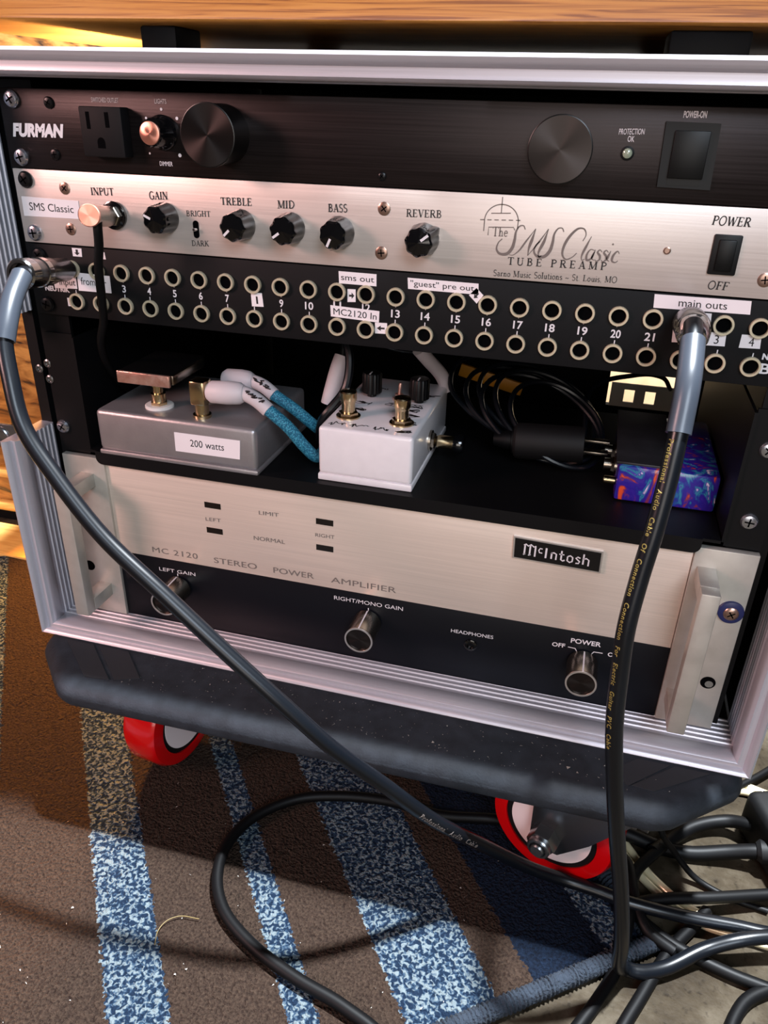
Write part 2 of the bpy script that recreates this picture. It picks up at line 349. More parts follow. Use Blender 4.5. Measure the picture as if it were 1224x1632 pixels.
    def build(s, name, mats, parent=None, origin=None, smooth=35):
        po = ORG.get(parent.name, Vector((0, 0, FLOOR))) if parent else Vector(origin if origin is not None else (0, 0, FLOOR))
        me = bpy.data.meshes.new(name)
        me.from_pydata([tuple((p - po) / 1000.0) for p in s.v], [], s.f)
        for mm in (mats if isinstance(mats, (list, tuple)) else [mats]): me.materials.append(M[mm] if isinstance(mm, str) else mm)
        me.polygons.foreach_set('material_index', s.m)
        bm = bmesh.new(); bm.from_mesh(me); bmesh.ops.recalc_face_normals(bm, faces=bm.faces[:]); bm.to_mesh(me); bm.free()
        if smooth:
            me.shade_smooth(); me.set_sharp_from_angle(angle=math.radians(smooth))
        o = bpy.data.objects.new(name, me); COL.objects.link(o)
        if parent: o.parent = parent
        else: o.location = W(po)
        ORG[o.name] = po
        return o
ORG = {}
def tag(o, label=None, cat=None, group=None, kind=None):
    for k, v in (('label', label), ('category', cat), ('group', group), ('kind', kind)):
        if v: o[k] = v
    return o
def thing(name, label, cat, origin, group=None):
    o = bpy.data.objects.new(name, None); COL.objects.link(o); o.location = W(origin); o.empty_display_size = 0.02
    ORG[o.name] = Vector(origin); return tag(o, label, cat, group)
def dup(o, dx, dy, dz, parent=None):
    """a copy of a part and its sub-parts moved by millimetres"""
    c = o.copy(); COL.objects.link(c); c.location = o.location + Vector((dx, dy, dz)) / 1000.0
    if parent: c.parent = parent
    ORG[c.name] = ORG[o.name] + Vector((dx, dy, dz))
    for ch in list(o.children):
        k = ch.copy(); COL.objects.link(k); k.parent = c; ORG[k.name] = ORG[c.name]
    return c

# lettering -------------------------------------------------------------
_tc = {}
def glyphs(txt, weight=0.0, shear=0.0, space=1.0):
    k = (txt, weight, shear, space)
    if k not in _tc:
        cu = bpy.data.curves.new('t', 'FONT'); cu.body = txt; cu.size = 1.0; cu.offset = weight; cu.shear = shear
        cu.space_character = space; cu.resolution_u = 3
        ob = bpy.data.objects.new('t', cu); COL.objects.link(ob)
        me = bpy.data.meshes.new_from_object(ob)
        _tc[k] = ([(v.co.x, v.co.y) for v in me.vertices], [list(p.vertices) for p in me.polygons])
        bpy.data.objects.remove(ob); bpy.data.curves.remove(cu); bpy.data.meshes.remove(me)
    return _tc[k]
class Ink(MB):
    def __init__(s, parent, m): super().__init__(); s.parent = parent; s.mat = m
    def done(s):
        if s.v: s.build('printed_mark', s.mat, s.parent, smooth=0)
CAP = max(y for x, y in glyphs('H')[0])
def put_text(mb, txt, x0, x1, z, h, y=-0.25, weight=0.0, shear=0.0, space=1.0, dz=0.0, m=0, extra=None):
    """fit a line of print between x0 and x1 on a panel; z baseline, h capital height, dz rise over the line"""
    vs, fs = glyphs(txt, weight, shear, space)
    a = min(p[0] for p in vs); b = max(p[0] for p in vs)
    out = []
    for px, py in vs:
        t = (px - a) / (b - a); out.append((x0 + (x1 - x0) * t, y, z + dz * t + py / CAP * h))
    q = MB() if isinstance(mb, Ink) else mb
    q.add(out, fs, m)
    for e in extra or (): q.stroke(e, .55, y)
    if q is not mb: q.build('lettering', mb.mat, mb.parent, smooth=0)
# a small engraved serif alphabet: (width, strokes); T thick upright, L line, A arc, F foot serif
def _arc(cx, cy, rx, ry, a0, a1, n=10): return [(cx + rx * math.cos(math.radians(a0 + (a1 - a0) * i / n)), cy + ry * math.sin(math.radians(a0 + (a1 - a0) * i / n))) for i in range(n + 1)]
TK, TN = 0.15, 0.065
SER = {
 'I': (.34, [('s', .17)]), 'N': (.82, [('s', .14, TN), ('d', .14, 1, .68, 0), ('s', .68, TN)]),
 'P': (.66, [('s', .17), ('a', _arc(.30, .74, .30, .24, 90, -90)), ('l', .17, .98, .32, .98), ('l', .17, .5, .32, .5)]),
 'U': (.80, [('s2', .15), ('a', [(.15, .3)] + _arc(.40, .28, .25, .28, 180, 360) + [(.65, .3)]), ('s3', .65)]),
 'T': (.70, [('s', .35), ('l', .02, .97, .68, .97), ('l', .03, .97, .03, .8), ('l', .67, .97, .67, .8)]),
 'G': (.78, [('a', _arc(.42, .5, .36, .5, 50, 320, 16)), ('sh', .68, 0.08, .45), ('l', .5, .45, .8, .45)]),
 'A': (.76, [('d', .38, 1, .66, 0), ('l', .38, 1, .12, 0), ('l', .2, .33, .56, .33), ('f', .12), ('f', .66)]),
 'R': (.76, [('s', .17), ('a', _arc(.30, .74, .28, .24, 90, -90)), ('l', .17, .98, .32, .98), ('l', .17, .5, .32, .5), ('d', .38, .5, .68, 0), ('f', .70)]),
 'E': (.66, [('s', .17), ('l', .17, .97, .58, .97), ('l', .17, .52, .46, .52), ('l', .17, .03, .60, .03), ('l', .58, .97, .58, .8), ('l', .6, .03, .6, .22), ('l', .46, .62, .46, .42)]),
 'B': (.70, [('s', .17), ('a', _arc(.30, .76, .24, .22, 90, -90)), ('a', _arc(.32, .27, .28, .25, 90, -90)), ('l', .17, .98, .3, .98), ('l', .17, .53, .3, .53), ('l', .17, .02, .34, .02)]),
 'L': (.64, [('s', .17), ('l', .17, .03, .58, .03), ('l', .58, .03, .58, .25)]),
 'M': (.96, [('s', .14, TN), ('d', .14, 1, .46, .06), ('l', .46, .06, .80, 1), ('s', .82)]),
 'D': (.80, [('s', .17), ('a', _arc(.30, .5, .42, .48, 90, -90, 14)), ('l', .17, .98, .32, .98), ('l', .17, .02, .32, .02)]),
 'S': (.56, [('a', _arc(.28, .74, .2, .24, 30, 270, 12) + _arc(.28, .25, .22, .25, 90, -150, 12))]),
 'V': (.76, [('d', .12, 1, .40, 0), ('l', .40, 0, .66, 1), ('F', .12), ('F', .66)]),
 'H': (.84, [('s', .17), ('s', .67), ('l', .17, .52, .67, .52)]),
 'K': (.80, [('s', .17), ('l', .22, .45, .64, 1), ('d', .34, .58, .68, 0), ('F', .64), ('f', .70)]),
 'O': (.82, [('a', _arc(.41, .5, .35, .5, 0, 360, 22))]),
 'W': (1.06, [('d', .1, 1, .34, 0), ('l', .34, 0, .54, .95), ('d', .54, .95, .76, 0), ('l', .76, 0, .98, 1), ('F', .1), ('F', .98)]),
 'F': (.62, [('s', .17), ('l', .17, .97, .58, .97), ('l', .17, .52, .46, .52), ('l', .58, .97, .58, .8), ('l', .46, .62, .46, .42)]),
 'h': (.56, [('s', .13), ('a', [(.13, .4)] + _arc(.29, .36, .14, .2, 150, 0) + [(.43, 0)]), ('f', .43)]),
 'e': (.48, [('a', [(.08, .33), (.42, .33)] + _arc(.25, .29, .18, .29, 10, 320, 14))]),
 'a': (.48, [('a', _arc(.22, .42, .15, .16, 150, 0, 8) + [(.37, .08), (.46, 0)]), ('a', _arc(.22, .16, .15, .16, 60, 320, 12))]),
 'r': (.40, [('sx', .13), ('a', [(.13, .38)] + _arc(.28, .42, .13, .15, 150, 40, 6))]),
 'n': (.56, [('sx', .13), ('a', [(.13, .4)] + _arc(.29, .36, .14, .2, 150, 0) + [(.43, 0)]), ('f', .43)]),
 'o': (.50, [('a', _arc(.25, .29, .19, .29, 0, 360, 16))]),
 'u': (.56, [('sx', .43), ('a', [(.13, .58)] + _arc(.28, .2, .15, .2, 180, 340))]),
 's': (.40, [('a', _arc(.2, .43, .13, .14, 30, 270, 8) + _arc(.2, .145, .14, .145, 90, -150, 8))]),
 'i': (.26, [('sx', .13), ('l', .13, .8, .13, .9)]), 'l': (.26, [('s', .13)]),
 'c': (.44, [('a', _arc(.24, .29, .18, .29, 50, 310, 12))]),
 't': (.34, [('a', [(.14, .82), (.14, .15)] + _arc(.24, .12, .1, .12, 180, 320, 5)), ('l', .02, .58, .30, .58)]),
 '.': (.22, [('l', .1, .0, .1, .1)]), ',': (.22, [('l', .12, .1, .06, -.14)]), '~': (.6, [('a', [(.06, .24), (.18, .36), (.3, .3), (.42, .24), (.54, .36)])]), ' ': (.32, []),
}
def put_serif(mb, txt, x0, x1, z, h, y=-0.25, space=0.06, dz=0.0, bold=1.0, italic=0.0, m=0):
    host = mb; mb = MB() if isinstance(host, Ink) else host
    tot = sum(SER[c][0] + space for c in txt) - space; k = (x1 - x0) / tot; cx = 0.0
    def tr(a, b): return (x0 + (cx + a) * k + b * h * italic, z + b * h + dz * ((cx + a) / tot))
    sx = h
    for c in txt:
        w, st = SER[c]
        for q in st:
            o = q[0]
            if o in ('s', 's2', 's3', 'sx', 'sh'):
                a = q[1]; tk = TK if len(q) < 3 or o == 'sh' else q[2]; b0, b1 = 0, 1
                if o == 's2' or o == 's3': b0 = .28; tk = TK if o == 's2' else TN
                if o == 'sx': b1 = .58
                if o == 'sh': b0, b1 = q[2], q[3]
                mb.stroke([tr(a, b0), tr(a, b1)], tk * sx * bold, y, m)
                for bb in ([b0] if o in ('s', 'sx') else []) + ([b1] if o != 'sh' else []):
                    bz = bb + (.03 if bb == b0 else -.03); ww = .15 if bb != .58 else .1
                    mb.stroke([tr(a - ww, bz), tr(a + (ww if bb != .58 else 0.02), bz)], .06 * sx * bold, y, m)
            elif o == 'd': mb.stroke([tr(q[1], q[2]), tr(q[3], q[4])], TK * sx * bold, y, m)
            elif o == 'l': mb.stroke([tr(q[1], q[2]), tr(q[3], q[4])], TN * sx * bold, y, m)
            elif o == 'f': mb.stroke([tr(q[1] - .14, .03), tr(q[1] + .14, .03)], .06 * sx * bold, y, m)
            elif o == 'F': mb.stroke([tr(q[1] - .13, .97), tr(q[1] + .13, .97)], .06 * sx * bold, y, m)
            elif o == 'a': mb.stroke([tr(*p) for p in q[1]], .105 * sx * bold, y, m)
        cx += w + space
    if mb is not host: mb.build('lettering', host.mat, host.parent, smooth=0)
def sticker(parent, corners, txt=None, ink=None, name='label_sticker', label=None, y=0.0, th=0.35, rows=None, weight=0.0):
    """corners (x, z): top left, top right, bottom right, bottom left, on the panel plane y"""
    mb = MB(); mb.prism(corners, y - th, y - 0.02, 'xz')
    st = mb.build(name, 'sticker', parent, smooth=0)
    if label: st['label'] = label
    if txt or ink:
        lb = MB(); tl, tr_, br, bl = [Vector((c[0], c[1])) for c in corners]
        def at(a, b): t = tl + (tr_ - tl) * a; u = bl + (br - bl) * a; q = u + (t - u) * b; return (q.x, q.y)
        if txt:
            s_, a0, a1, b0, hh = txt
            vs, fs = glyphs(s_, weight); lo = min(p[0] for p in vs); hi = max(p[0] for p in vs)
            out = []
            for px, py in vs:
                q = at(a0 + (a1 - a0) * (px - lo) / (hi - lo), b0 + hh * py / CAP); out.append((q[0], y - th - 0.12, q[1]))
            lb.add(out, fs)
        if ink == 'left' or ink == 'right':
            pts = [(.2, .42), (.2, .58), (.52, .58), (.52, .75), (.85, .5), (.52, .25), (.52, .42)]
            if ink == 'left': pts = [(1 - a, b) for a, b in pts]
            lb.add([(at(a, b)[0], y - th - 0.12, at(a, b)[1]) for a, b in pts], [[0, 1, 2, 6], [3, 4, 5]] if True else [])
        if ink == 'down':
            pts = [(.38, .85), (.62, .85), (.62, .48), (.8, .48), (.5, .15), (.2, .48), (.38, .48)]
            lb.add([(at(a, b)[0], y - th - 0.12, at(a, b)[1]) for a, b in pts], [[0, 1, 2, 6], [3, 4, 5]])
        lb.build('lettering', 'black_ink', st, smooth=0)
    return st
def screw(parent, x, z, r=4.4, h=2.6, y=0.0, m='screw', name='screw', cross=True, axis=(0, -1, 0), washer=None, label=None):
    mb = MB()
    mb.lathe((x, y, z), axis, [(r, -0.4), (r, h * .35), (r * .82, h * .8), (r * .45, h)], 24, 0)
    if cross:
        a = random.uniform(0, PI / 2)
        for k in range(2):
            t = a + k * PI / 2; c, s_ = math.cos(t), math.sin(t); w, l = r * .09, r * .55
            mb.add([(x + c * l - s_ * w, y - h - .08, z + s_ * l + c * w), (x + c * l + s_ * w, y - h - .08, z + s_ * l - c * w), (x - c * l + s_ * w, y - h - .08, z - s_ * l - c * w), (x - c * l - s_ * w, y - h - .08, z - s_ * l + c * w)], [[0, 1, 2, 3]], 1)
    o = mb.build(name, [m, 'slot'], parent)
    if label: o['label'] = label
    return o

# ------------------------------------------------------------------ setting
MB().box(-2600, 2600, -2200, 2600, FLOOR - 30, FLOOR).build('floor', 'concrete', smooth=0)['kind'] = 'structure'
M['wall'] = mat('painted_wall', (141, 131, 120), 0, 0.8, bump=(60, 0.2, 0.002))
MB().box(-2600, 2600, 2000, 2060, FLOOR, 2000).build('wall_back', 'wall', smooth=0)['kind'] = 'structure'

# rug -------------------------------------------------------------------
U = Vector((0.607, -0.795, 0)); N = Vector((0.795, 0.607, 0))
def rugp(s_, t_, z): p = N * s_ + U * t_; return Vector((p.x, p.y, z))
rug = thing('rug', 'brown area rug with speckled blue and navy stripes under the dolly', 'rug', (0, 0, FLOOR))
mb = MB(); ss = [-640 + 780 * i / 120 for i in range(121)]; ts = [-520 + 708 * i / 110 for i in range(111)]
for s_ in ss:
    for t_ in ts:
        e = min(1.0, (188 - t_) / 12.0, (140 - s_) / 12.0)
        z = -519.0 + 0.8 * math.sin(s_ * .06 + 1.3 * math.sin(t_ * .031)) * math.sin(t_ * .045) - (1 - max(e, 0)) * 2.0
        mb.v.append(rugp(s_, t_, z))
for i in range(120):
    for j in range(110): mb.f.append([i * 111 + j, i * 111 + j + 1, (i + 1) * 111 + j + 1, (i + 1) * 111 + j]); mb.m.append(0)
mb.build('pile', 'rug', rug, smooth=180)
def whip(a, b, r=6.0):
    mb = MB(); n = int((Vector(b) - Vector(a)).length / 1.0); P = [Vector(a).lerp(Vector(b), i / n) for i in range(n + 1)]
    return mb.tube(P, lambda t: r * (1 + .10 * math.sin(t * n * 2 * PI / 3.2) + .06 * math.sin(t * n * 1.7)), 10, smooth=False)
whip(rugp(-640, 190, -519), rugp(141, 190, -519)).build('binding', 'bind', rug)['label'] = 'blue whip-stitched edge'
whip(rugp(141, 190, -519), rugp(141, -520, -519)).build('binding', 'bind', rug)['label'] = 'blue whip-stitched edge'

# ------------------------------------------------------------------ rack case
case = thing('rack_case', 'black road case with aluminium rails holding the audio units', 'rack case', (0, 0, -386))
XL, XR, ZT, ZB = -257.0, 254.0, 6.5, -376.6          # inner faces of the front frame
TL, TR, TT, TB = 11.0, 11.0, 13.0, 9.5               # rail thickness, outward
def rail_prof(T):
    p = [(14, 0.0)]
    for k in range(6):
        y = 13 - k * 4.6; p += [(y, -0.0), (y - .6, -0.9), (y - 1.6, -0.9), (y - 2.2, 0.0)]
    p += [(-15.0, 0.0), (-15.6, -.7), (-22.5, -.7), (-25.5, .2), (-27.0, 1.6), (-26.4, T * .30), (-26.6, T * .5), (-28.4, T * .56), (-30.2, T * .72), (-31.0, T * .86), (-30.0, T), (-24, T), (14.4, T), (14.4, T * .4), (14, T * .4)]
    return p
def rail(name, kind, a=None, b=None, m='rail_x'):
    """kind top/bottom/left/right; a, b: end stations (None: mitred corner)"""
    T = {'top': TT, 'bottom': TB, 'left': TL, 'right': TR}[kind]; prof = rail_prof(T); mb = MB(); rows = []
    for end, st in ((0, a), (1, b)):
        row = []
        for y, t in prof:
            if kind in ('top', 'bottom'):
                tl = t / T * TL; tr = t / T * TR
                x = (XL - tl if end == 0 else XR + tr) if st is None else st
                z = ZT + t if kind == 'top' else ZB - t
            else:
                x = XL - t if kind == 'left' else XR + t
                z = (ZB - t / T * TB if end == 0 else ZT + t / T * TT) if st is None else st
            row.append((x, y, z))
        rows += row
    n = len(prof)
    mb.add(rows, [[i, (i + 1) % n, n + (i + 1) % n, n + i] for i in range(n)] + [list(range(n)), list(range(n, 2 * n))[::-1]])
    return mb.build(name, m, case, smooth=50)
rail('front_rail', 'top'); rail('front_rail', 'bottom')
rail('front_rail', 'left', None, -221, 'rail_z'); rail('front_rail', 'left', -137, None, 'rail_z')
rail('front_rail', 'right', None, -221, 'rail_z'); rail('front_rail', 'right', -137, None, 'rail_z')
D = 440
MB().box(XL - TL + 1, XL - 1.2, 14.6, D, -376, 18).build('side_panel', 'black_lam', case, smooth=0)
MB().box(XR + 1.2, XR + TR - 1, 14.6, D, -376, 18).build('side_panel', 'black_lam', case, smooth=0)
MB().box(XL, XR, 10, D, 7.5, 18).build('top_panel', 'black_lam', case, smooth=0)
MB().box(XL, XR, 16, D, -385, -377.5).build('bottom_panel', 'black_lam', case, smooth=0)
mb = MB(); mb.box(XL, 150, D - 9, D, -377, 8); mb.box(222, XR, D - 9, D, -377, 8); mb.box(150, 222, D - 9, D, -377, -300); mb.box(150, 222, D - 9, D, -200, 8)
mb.build('back_panel', 'black_lam', case, smooth=0)
for sx in (-1, 1):
    mb = MB(); x0, x1 = (-245, -221) if sx < 0 else (221, 245)
    mb.box(x0, x1, 4, 6.5, -374, 4); mb.box(x0 if sx < 0 else x1 - 2.5, x0 + 2.5 if sx < 0 else x1, 6.5, 40, -374, 4)
    mb.build('rack_strip', 'rack_black', case, smooth=0)
    # recessed latch in the gap of the side rail
    e = XL - 9 if sx < 0 else XR + 9
    lt = MB(); lt.box(min(e, e - sx * -9), max(e, e - sx * -9), -8, -5, -224, -134)
    l = lt.build('latch_dish', 'rack_black', case, smooth=0)
    mb = MB(); ex = e + sx * 3
    mb.box(min(ex, ex + sx * 17), max(ex, ex + sx * 17), -12, -9.5, -232, -216, .6)
    mb.build('latch_plate', 'steel', l)
    mb = MB(); cx = ex + sx * 14
    mb.tube([(cx + 6 * math.cos(t), -12, -226 + 6 * math.sin(t)) for t in [2 * PI * k / 24 for k in range(25)]], 1.8, 10, smooth=False)
    mb.build('latch_ring', 'steel', l)
for p in ((-251.5, -176), (-243.9, -171.5), (-244.3, -183)):
    MB().lathe((p[0], 3.9, p[1]), (0, -1, 0), [(3.0, 0), (3.0, .8), (1.9, 1.2), (1.7, .4)], 20).build('rivet', 'steel', case)

# ------------------------------------------------------------------ power conditioner
def panel_box(mb, z0, z1, m=0, b=0.4): return mb.box(-241.3, 241.3, 0, 3.2, z0, z1, b, m)
fur = thing('power_conditioner', 'black power conditioner with two round pull-out lights, topmost in the rack case', 'power conditioner', (0, 0, -44.4))
fp = panel_box(MB(), -44.0, -.3).build('faceplate', 'black_anod', fur)
MB().box(-218, 218, 3.4, 230, -43, -1.5).build('chassis', 'black_paint', fur, smooth=0)
mb = Ink(fp, 'white_ink')
put_text(mb, 'FURMAN', -236.3, -199.6, -26.2, 6.4, weight=.06, shear=.25, dz=.4)
put_text(mb, 'SWITCHED OUTLET', -178.2, -160.4, -6.6, 2.4, weight=0.0)
put_text(mb, 'LIGHTS', -137.0, -129.6, -6.4, 2.4, weight=0.0); put_text(mb, 'DIMMER', -137.6, -129.2, -39.0, 2.4, weight=0.0)
put_text(mb, 'PROTECTION', 121.7, 133.9, -13.8, 2.6, weight=0.0, dz=.4); put_text(mb, 'OK', 126.4, 129.6, -16.9, 2.6, weight=0.0)
put_text(mb, 'POWER-ON', 150.9, 161.6, -5.4, 2.8, weight=.03, dz=.2)
for x, z, r in ((-133.3, -9.2, .8), (-143.6, -14, .7), (-123.8, -13.6, .9), (-143.5, -32.6, .6), (-123.9, -32.9, 1.05)):
    MB().add([(x + r * math.cos(2 * PI * k / 14), -.25, z + r * math.sin(2 * PI * k / 14)) for k in range(14)], [list(range(14))]).build('printed_dot', 'white_ink', fp, smooth=0)
mb.done()
mb = MB(); mb.box(-182.0, -154.5, -9, 0, -35.2, -8.8, .8)
ol = mb.build('outlet', 'black_paint', fur)
mb = MB(); mb.box(-177.5, -175.2, -9.15, -8.8, -20.5, -11.5); mb.box(-165.2, -162.6, -9.15, -8.8, -19.5, -11.5)
mb.prism([(-171.8, -30.5), (-166.8, -30.5), (-166.8, -27.5)] + [(-169.3 + 2.5 * math.cos(t), -27.5 + 2.8 * math.sin(t)) for t in [PI * k / 8 for k in range(1, 8)]] + [(-171.8, -27.5)], -9.15, -8.8)
mb.build('socket_slot', 'slot', ol, smooth=0)
dk = MB(); dk.lathe((-133.5, 0, -21.2), (0, -1, 0), [(9.4, 0), (9.4, 1.5), (8.2, 3), (7.4, 13.5), (6.6, 14.6)], 40, 0, rf=lambda t, h: 1 + (.03 if h > 2 else 0) * math.cos(18 * t))
dko = dk.build('dimmer_knob', 'knob_black', fur)
MB().lathe((-133.5, -14.5, -21.2), (0, -1, 0), [(6.2, 0), (6.2, .9), (5.7, 1.2), (0.05, 1.2)], 36, cap1=False).build('knob_cap', 'spun_pink_lit', dko)['label'] = 'turned knob cap coloured as lit pink'
def pull_light(x, z, ext, r=16.3):
    o = MB().lathe((x, 0, z), (0, -1, 0), [(r - .6, 0), (r - .6, ext - 1.4), (r, ext - 1.2), (r, ext - .2), (r - .4, ext)], 64).build('pull_out_light', 'drum_side', fur)
    mb = MB(); mb.lathe((x, -ext, z), (0, -1, 0), [(r - .5, -.2), (r - .6, .12), (.05, .12)], 64, cap0=False, cap1=False)
    # own origin so the turned grooves run about the drum's axis
    f = mb.build('light_cap', 'spun_black', o)
    ctr = Vector((x, -ext, z)); off = (ctr - ORG[o.name]) / 1000.0
    for v in f.data.vertices: v.co -= off
    f.location = off
    return o
pull_light(-95.0, -20.9, 21); pull_light(94.0, -21.6, 7)
rk = MB(); rk.prism([(143.4, -7.2), (168.9, -7.5), (169.8, -37.4), (144.2, -37.0)], -1.6, .1)
rko = rk.build('power_switch', 'switch', fur, smooth=0)
mb = MB(); mb.box(148.3, 165.0, -3.4, -1.3, -32.6, -11.0, .4); mb.box(148.6, 164.6, -1.75, -1.5, -36.0, -32.8)
mb.build('rocker', 'rocker', rko)
mb = MB(); mb.lathe((127.3, 0, -22.2), (0, -1, 0), [(3.4, 0), (3.4, .6), (2.7, .9)], 28, 0); mb.lathe((127.3, -.5, -22.2), (0, -1, 0), [(2.5, 0), (2.3, .8), (1.5, 1.4), (.4, 1.6)], 24, 1)
mb.build('indicator_light', ['rack_black', 'led'], fur)
for z in (-6.3, -38.1): screw(fur, -232.6, z, 5.0, 2.8)
for x, z in ((-207.3, -7.6), (-208.3, -35.7)): screw(fur, x, z, 3.3, 1.6, m='screw_dark')
screw(fur, -1.1, -38.7, 2.4, .9, m='screw_dark')

# ------------------------------------------------------------------ tube preamp
sms = thing('tube_preamp', 'silver-faced tube preamp with five black pointer knobs between two black units', 'preamp', (0, 0, -89.0))
fp = panel_box(MB(), -88.6, -44.7).build('faceplate', 'silver_face', sms)
MB().box(-218, 218, 3.4, 230, -88, -46).build('chassis', 'black_paint', sms, smooth=0)
mb = Ink(fp, 'black_ink')
for t, x0, x1, z, h in (('INPUT', -187.2, -171.2, -57.6, 4.2), ('GAIN', -147.0, -134.6, -58.0, 4.3), ('TREBLE', -99.8, -80.0, -58.7, 4.2), ('MID', -63.8, -53.2, -58.7, 4.3), ('BASS', -32.7, -21.2, -58.9, 4.3), ('REVERB', 13.4, 33.6, -58.9, 4.0)):
    put_serif(mb, t, x0, x1, z, h, dz=.5, bold=1.15)
put_serif(mb, 'BRIGHT', -123.2, -107.2, -66.3, 3.2, dz=.5); put_serif(mb, 'DARK', -121.2, -109.7, -83.4, 3.2, dz=.5)
put_serif(mb, 'POWER', 174.0, 192.4, -53.6, 4.4, bold=1.15, italic=.1); put_serif(mb, 'OFF', 178.4, 188.6, -85.4, 4.2, bold=1.15, italic=.1)
put_serif(mb, 'TUBE PREAMP', 72.4, 125.6, -80.6, 4.0, dz=.9, space=.36, bold=1.2)
put_serif(mb, 'Sarno Music Solutions ~ St. Louis, MO', 65.0, 132.2, -87.2, 3.3, dz=1.2, bold=.9)
mb.done()
mb = Ink(fp, 'grey_ink')   # tube drawing and script
put_serif(mb, 'The', 62.6, 71.0, -66.2, 5.0, dz=.4, bold=.9)
arc = [(66.8 + 9.2 * math.cos(a), -58.2 + 8.6 * math.sin(a)) for a in [math.radians(-5 + 190 * k / 24) for k in range(25)]]
mb.stroke([(76.0, -61.5)] + arc + [(57.6, -63.8)], .55)
mb.stroke([(66.4, -45.8), (66.4, -54.0)], .5); mb.stroke([(61.0, -54.4), (71.6, -53.8)], .5)
for k in range(6): mb.stroke([(55.2 + k * 3.9, -58.0 + k * .15), (57.6 + k * 3.9, -57.9 + k * .15)], .5)
mb.stroke([(60.2, -65.8), (60.2, -61.6), (73.8, -60.9), (74.6, -62.4)], .5)
def script(pts, w=.8, a=.5): mb.stroke(pts, lambda t: w * (a + 1.1 * math.sin(t * PI) ** 2), smooth=True)
for dx in (0, 20.6):      # the two tall S
    script([(80.2 + dx, -61.6), (79.2 + dx, -59.8), (77.2 + dx, -60.0), (75.4 + dx, -62.9), (75.0 + dx, -67.4), (74.0 + dx, -71.8), (71.4 + dx, -74.9), (67.4 + dx, -75.0), (65.6 + dx, -72.8), (66.3 + dx, -69.3), (68.2 + dx, -67.2)], 1.1)
script([(72.8, -75.2), (74.6, -75.4), (77.6, -73.2), (81.6, -67.2), (85.8, -60.9)], .6)
script([(85.8, -60.9), (84.6, -66.0), (83.2, -71.2), (83.0, -75.0)], 1.0); script([(83.0, -75.0), (86.4, -70.4), (89.8, -65.2), (92.6, -60.6)], .55); script([(92.6, -60.6), (91.0, -67.0), (88.6, -73.4), (89.2, -75.4), (90.4, -74.6)], 1.0)
script([(111.4, -65.6), (112.6, -62.4), (111.4, -59.6), (108.4, -59.4), (104.4, -63.4), (101.8, -69.0), (101.6, -73.4), (103.6, -75.6), (107.0, -74.2), (109.0, -72.0)], .9)
script([(115.6, -63.0), (113.8, -67.6), (111.8, -73.4), (112.2, -75.4), (113.6, -74.8)], .8)
script([(118.2, -70.0), (116.2, -69.6), (114.4, -72.6), (114.8, -75.2), (116.6, -74.6), (118.4, -70.6)], .75); script([(118.6, -69.6), (117.4, -74.4), (118.8, -75.0)], .75)
for dx in (0, 3.3): script([(122.2 + dx, -70.6), (121.0 + dx, -69.5), (119.9 + dx, -70.8), (121.2 + dx, -72.4), (121.4 + dx, -74.4), (119.8 + dx, -75.4), (118.9 + dx, -74.6)], .75)
script([(126.6, -69.7), (125.4, -74.4), (126.6, -75.0)], .8); MB().stroke([(126.9, -66.6), (127.5, -65.9)], .9).build('printed_dot', 'grey_ink', fp, smooth=0)
script([(131.2, -70.8), (130.2, -69.6), (128.2, -72.0), (128.0, -74.8), (129.8, -75.4), (131.0, -74.4)], .8)
mb.done()
def pointer_knob(x, z, ang):
    """fluted skirted pointer knob; ang: where the white line points, degrees from right"""
    a = math.radians(ang)
    def rf(t, h):
        f = 1 + .045 * math.cos(8 * (t - a)) * (1 if 1.5 < h < 15 else 0)
        d = abs((t - a + PI) % (2 * PI) - PI)
        return f + (.24 * max(0, 1 - d / .34) if h < 11 else 0)
    # frame() for axis -y gives u = +x and v = a x u; work out the sense of the angle
    ax, u, v = frame((0, -1, 0)); sg = 1 if v.z > 0 else -1
    k = MB().lathe((x, 0, z), (0, -1, 0), [(9.0, 0), (9.0, 2.2), (8.3, 4.5), (8.0, 11.5), (7.6, 13.0), (6.6, 14.0), (.1, 14.5)], 96, rf=lambda t, h: rf(sg * t, h), cap1=False).build('knob', 'knob_black', sms, smooth=28)
    mb = MB(); c, s_ = math.cos(a), math.sin(a)
    def q(r, w): return (x + c * r - s_ * w, z + s_ * r + c * w)
    mb.add([(*[q(2.0, .7)[0]], -14.75, q(2.0, .7)[1]), (q(2.0, -.7)[0], -14.75, q(2.0, -.7)[1]), (q(7.0, -.7)[0], -14.3, q(7.0, -.7)[1]), (q(7.0, .7)[0], -14.3, q(7.0, .7)[1])], [[0, 1, 2, 3]])
    mb.build('pointer_line', 'white_ink', k, smooth=0)
for x, z, a in ((-137.4, -68.0, 158), (-87.3, -69.3, 222), (-56.0, -69.2, 214), (-25.8, -69.6, 244), (24.0, -70.4, 38)): pointer_knob(x, z, a)
mb = MB(); mb.prism([(-117.4 + 1.9 * math.cos(t) , -73.6 + (3.2 if math.sin(t) > 0 else -3.2) + 1.9 * math.sin(t)) for t in [2 * PI * k / 20 for k in range(20)]], -.35, .05)
sw = mb.build('toggle_switch', 'slot', sms, smooth=0)
MB().lathe((-117.0, 0, -73.6), (-.1, -1, .05), [(1.0, 0), (1.1, 3), (.8, 3.6)], 14).build('toggle_lever', 'chrome', sw)
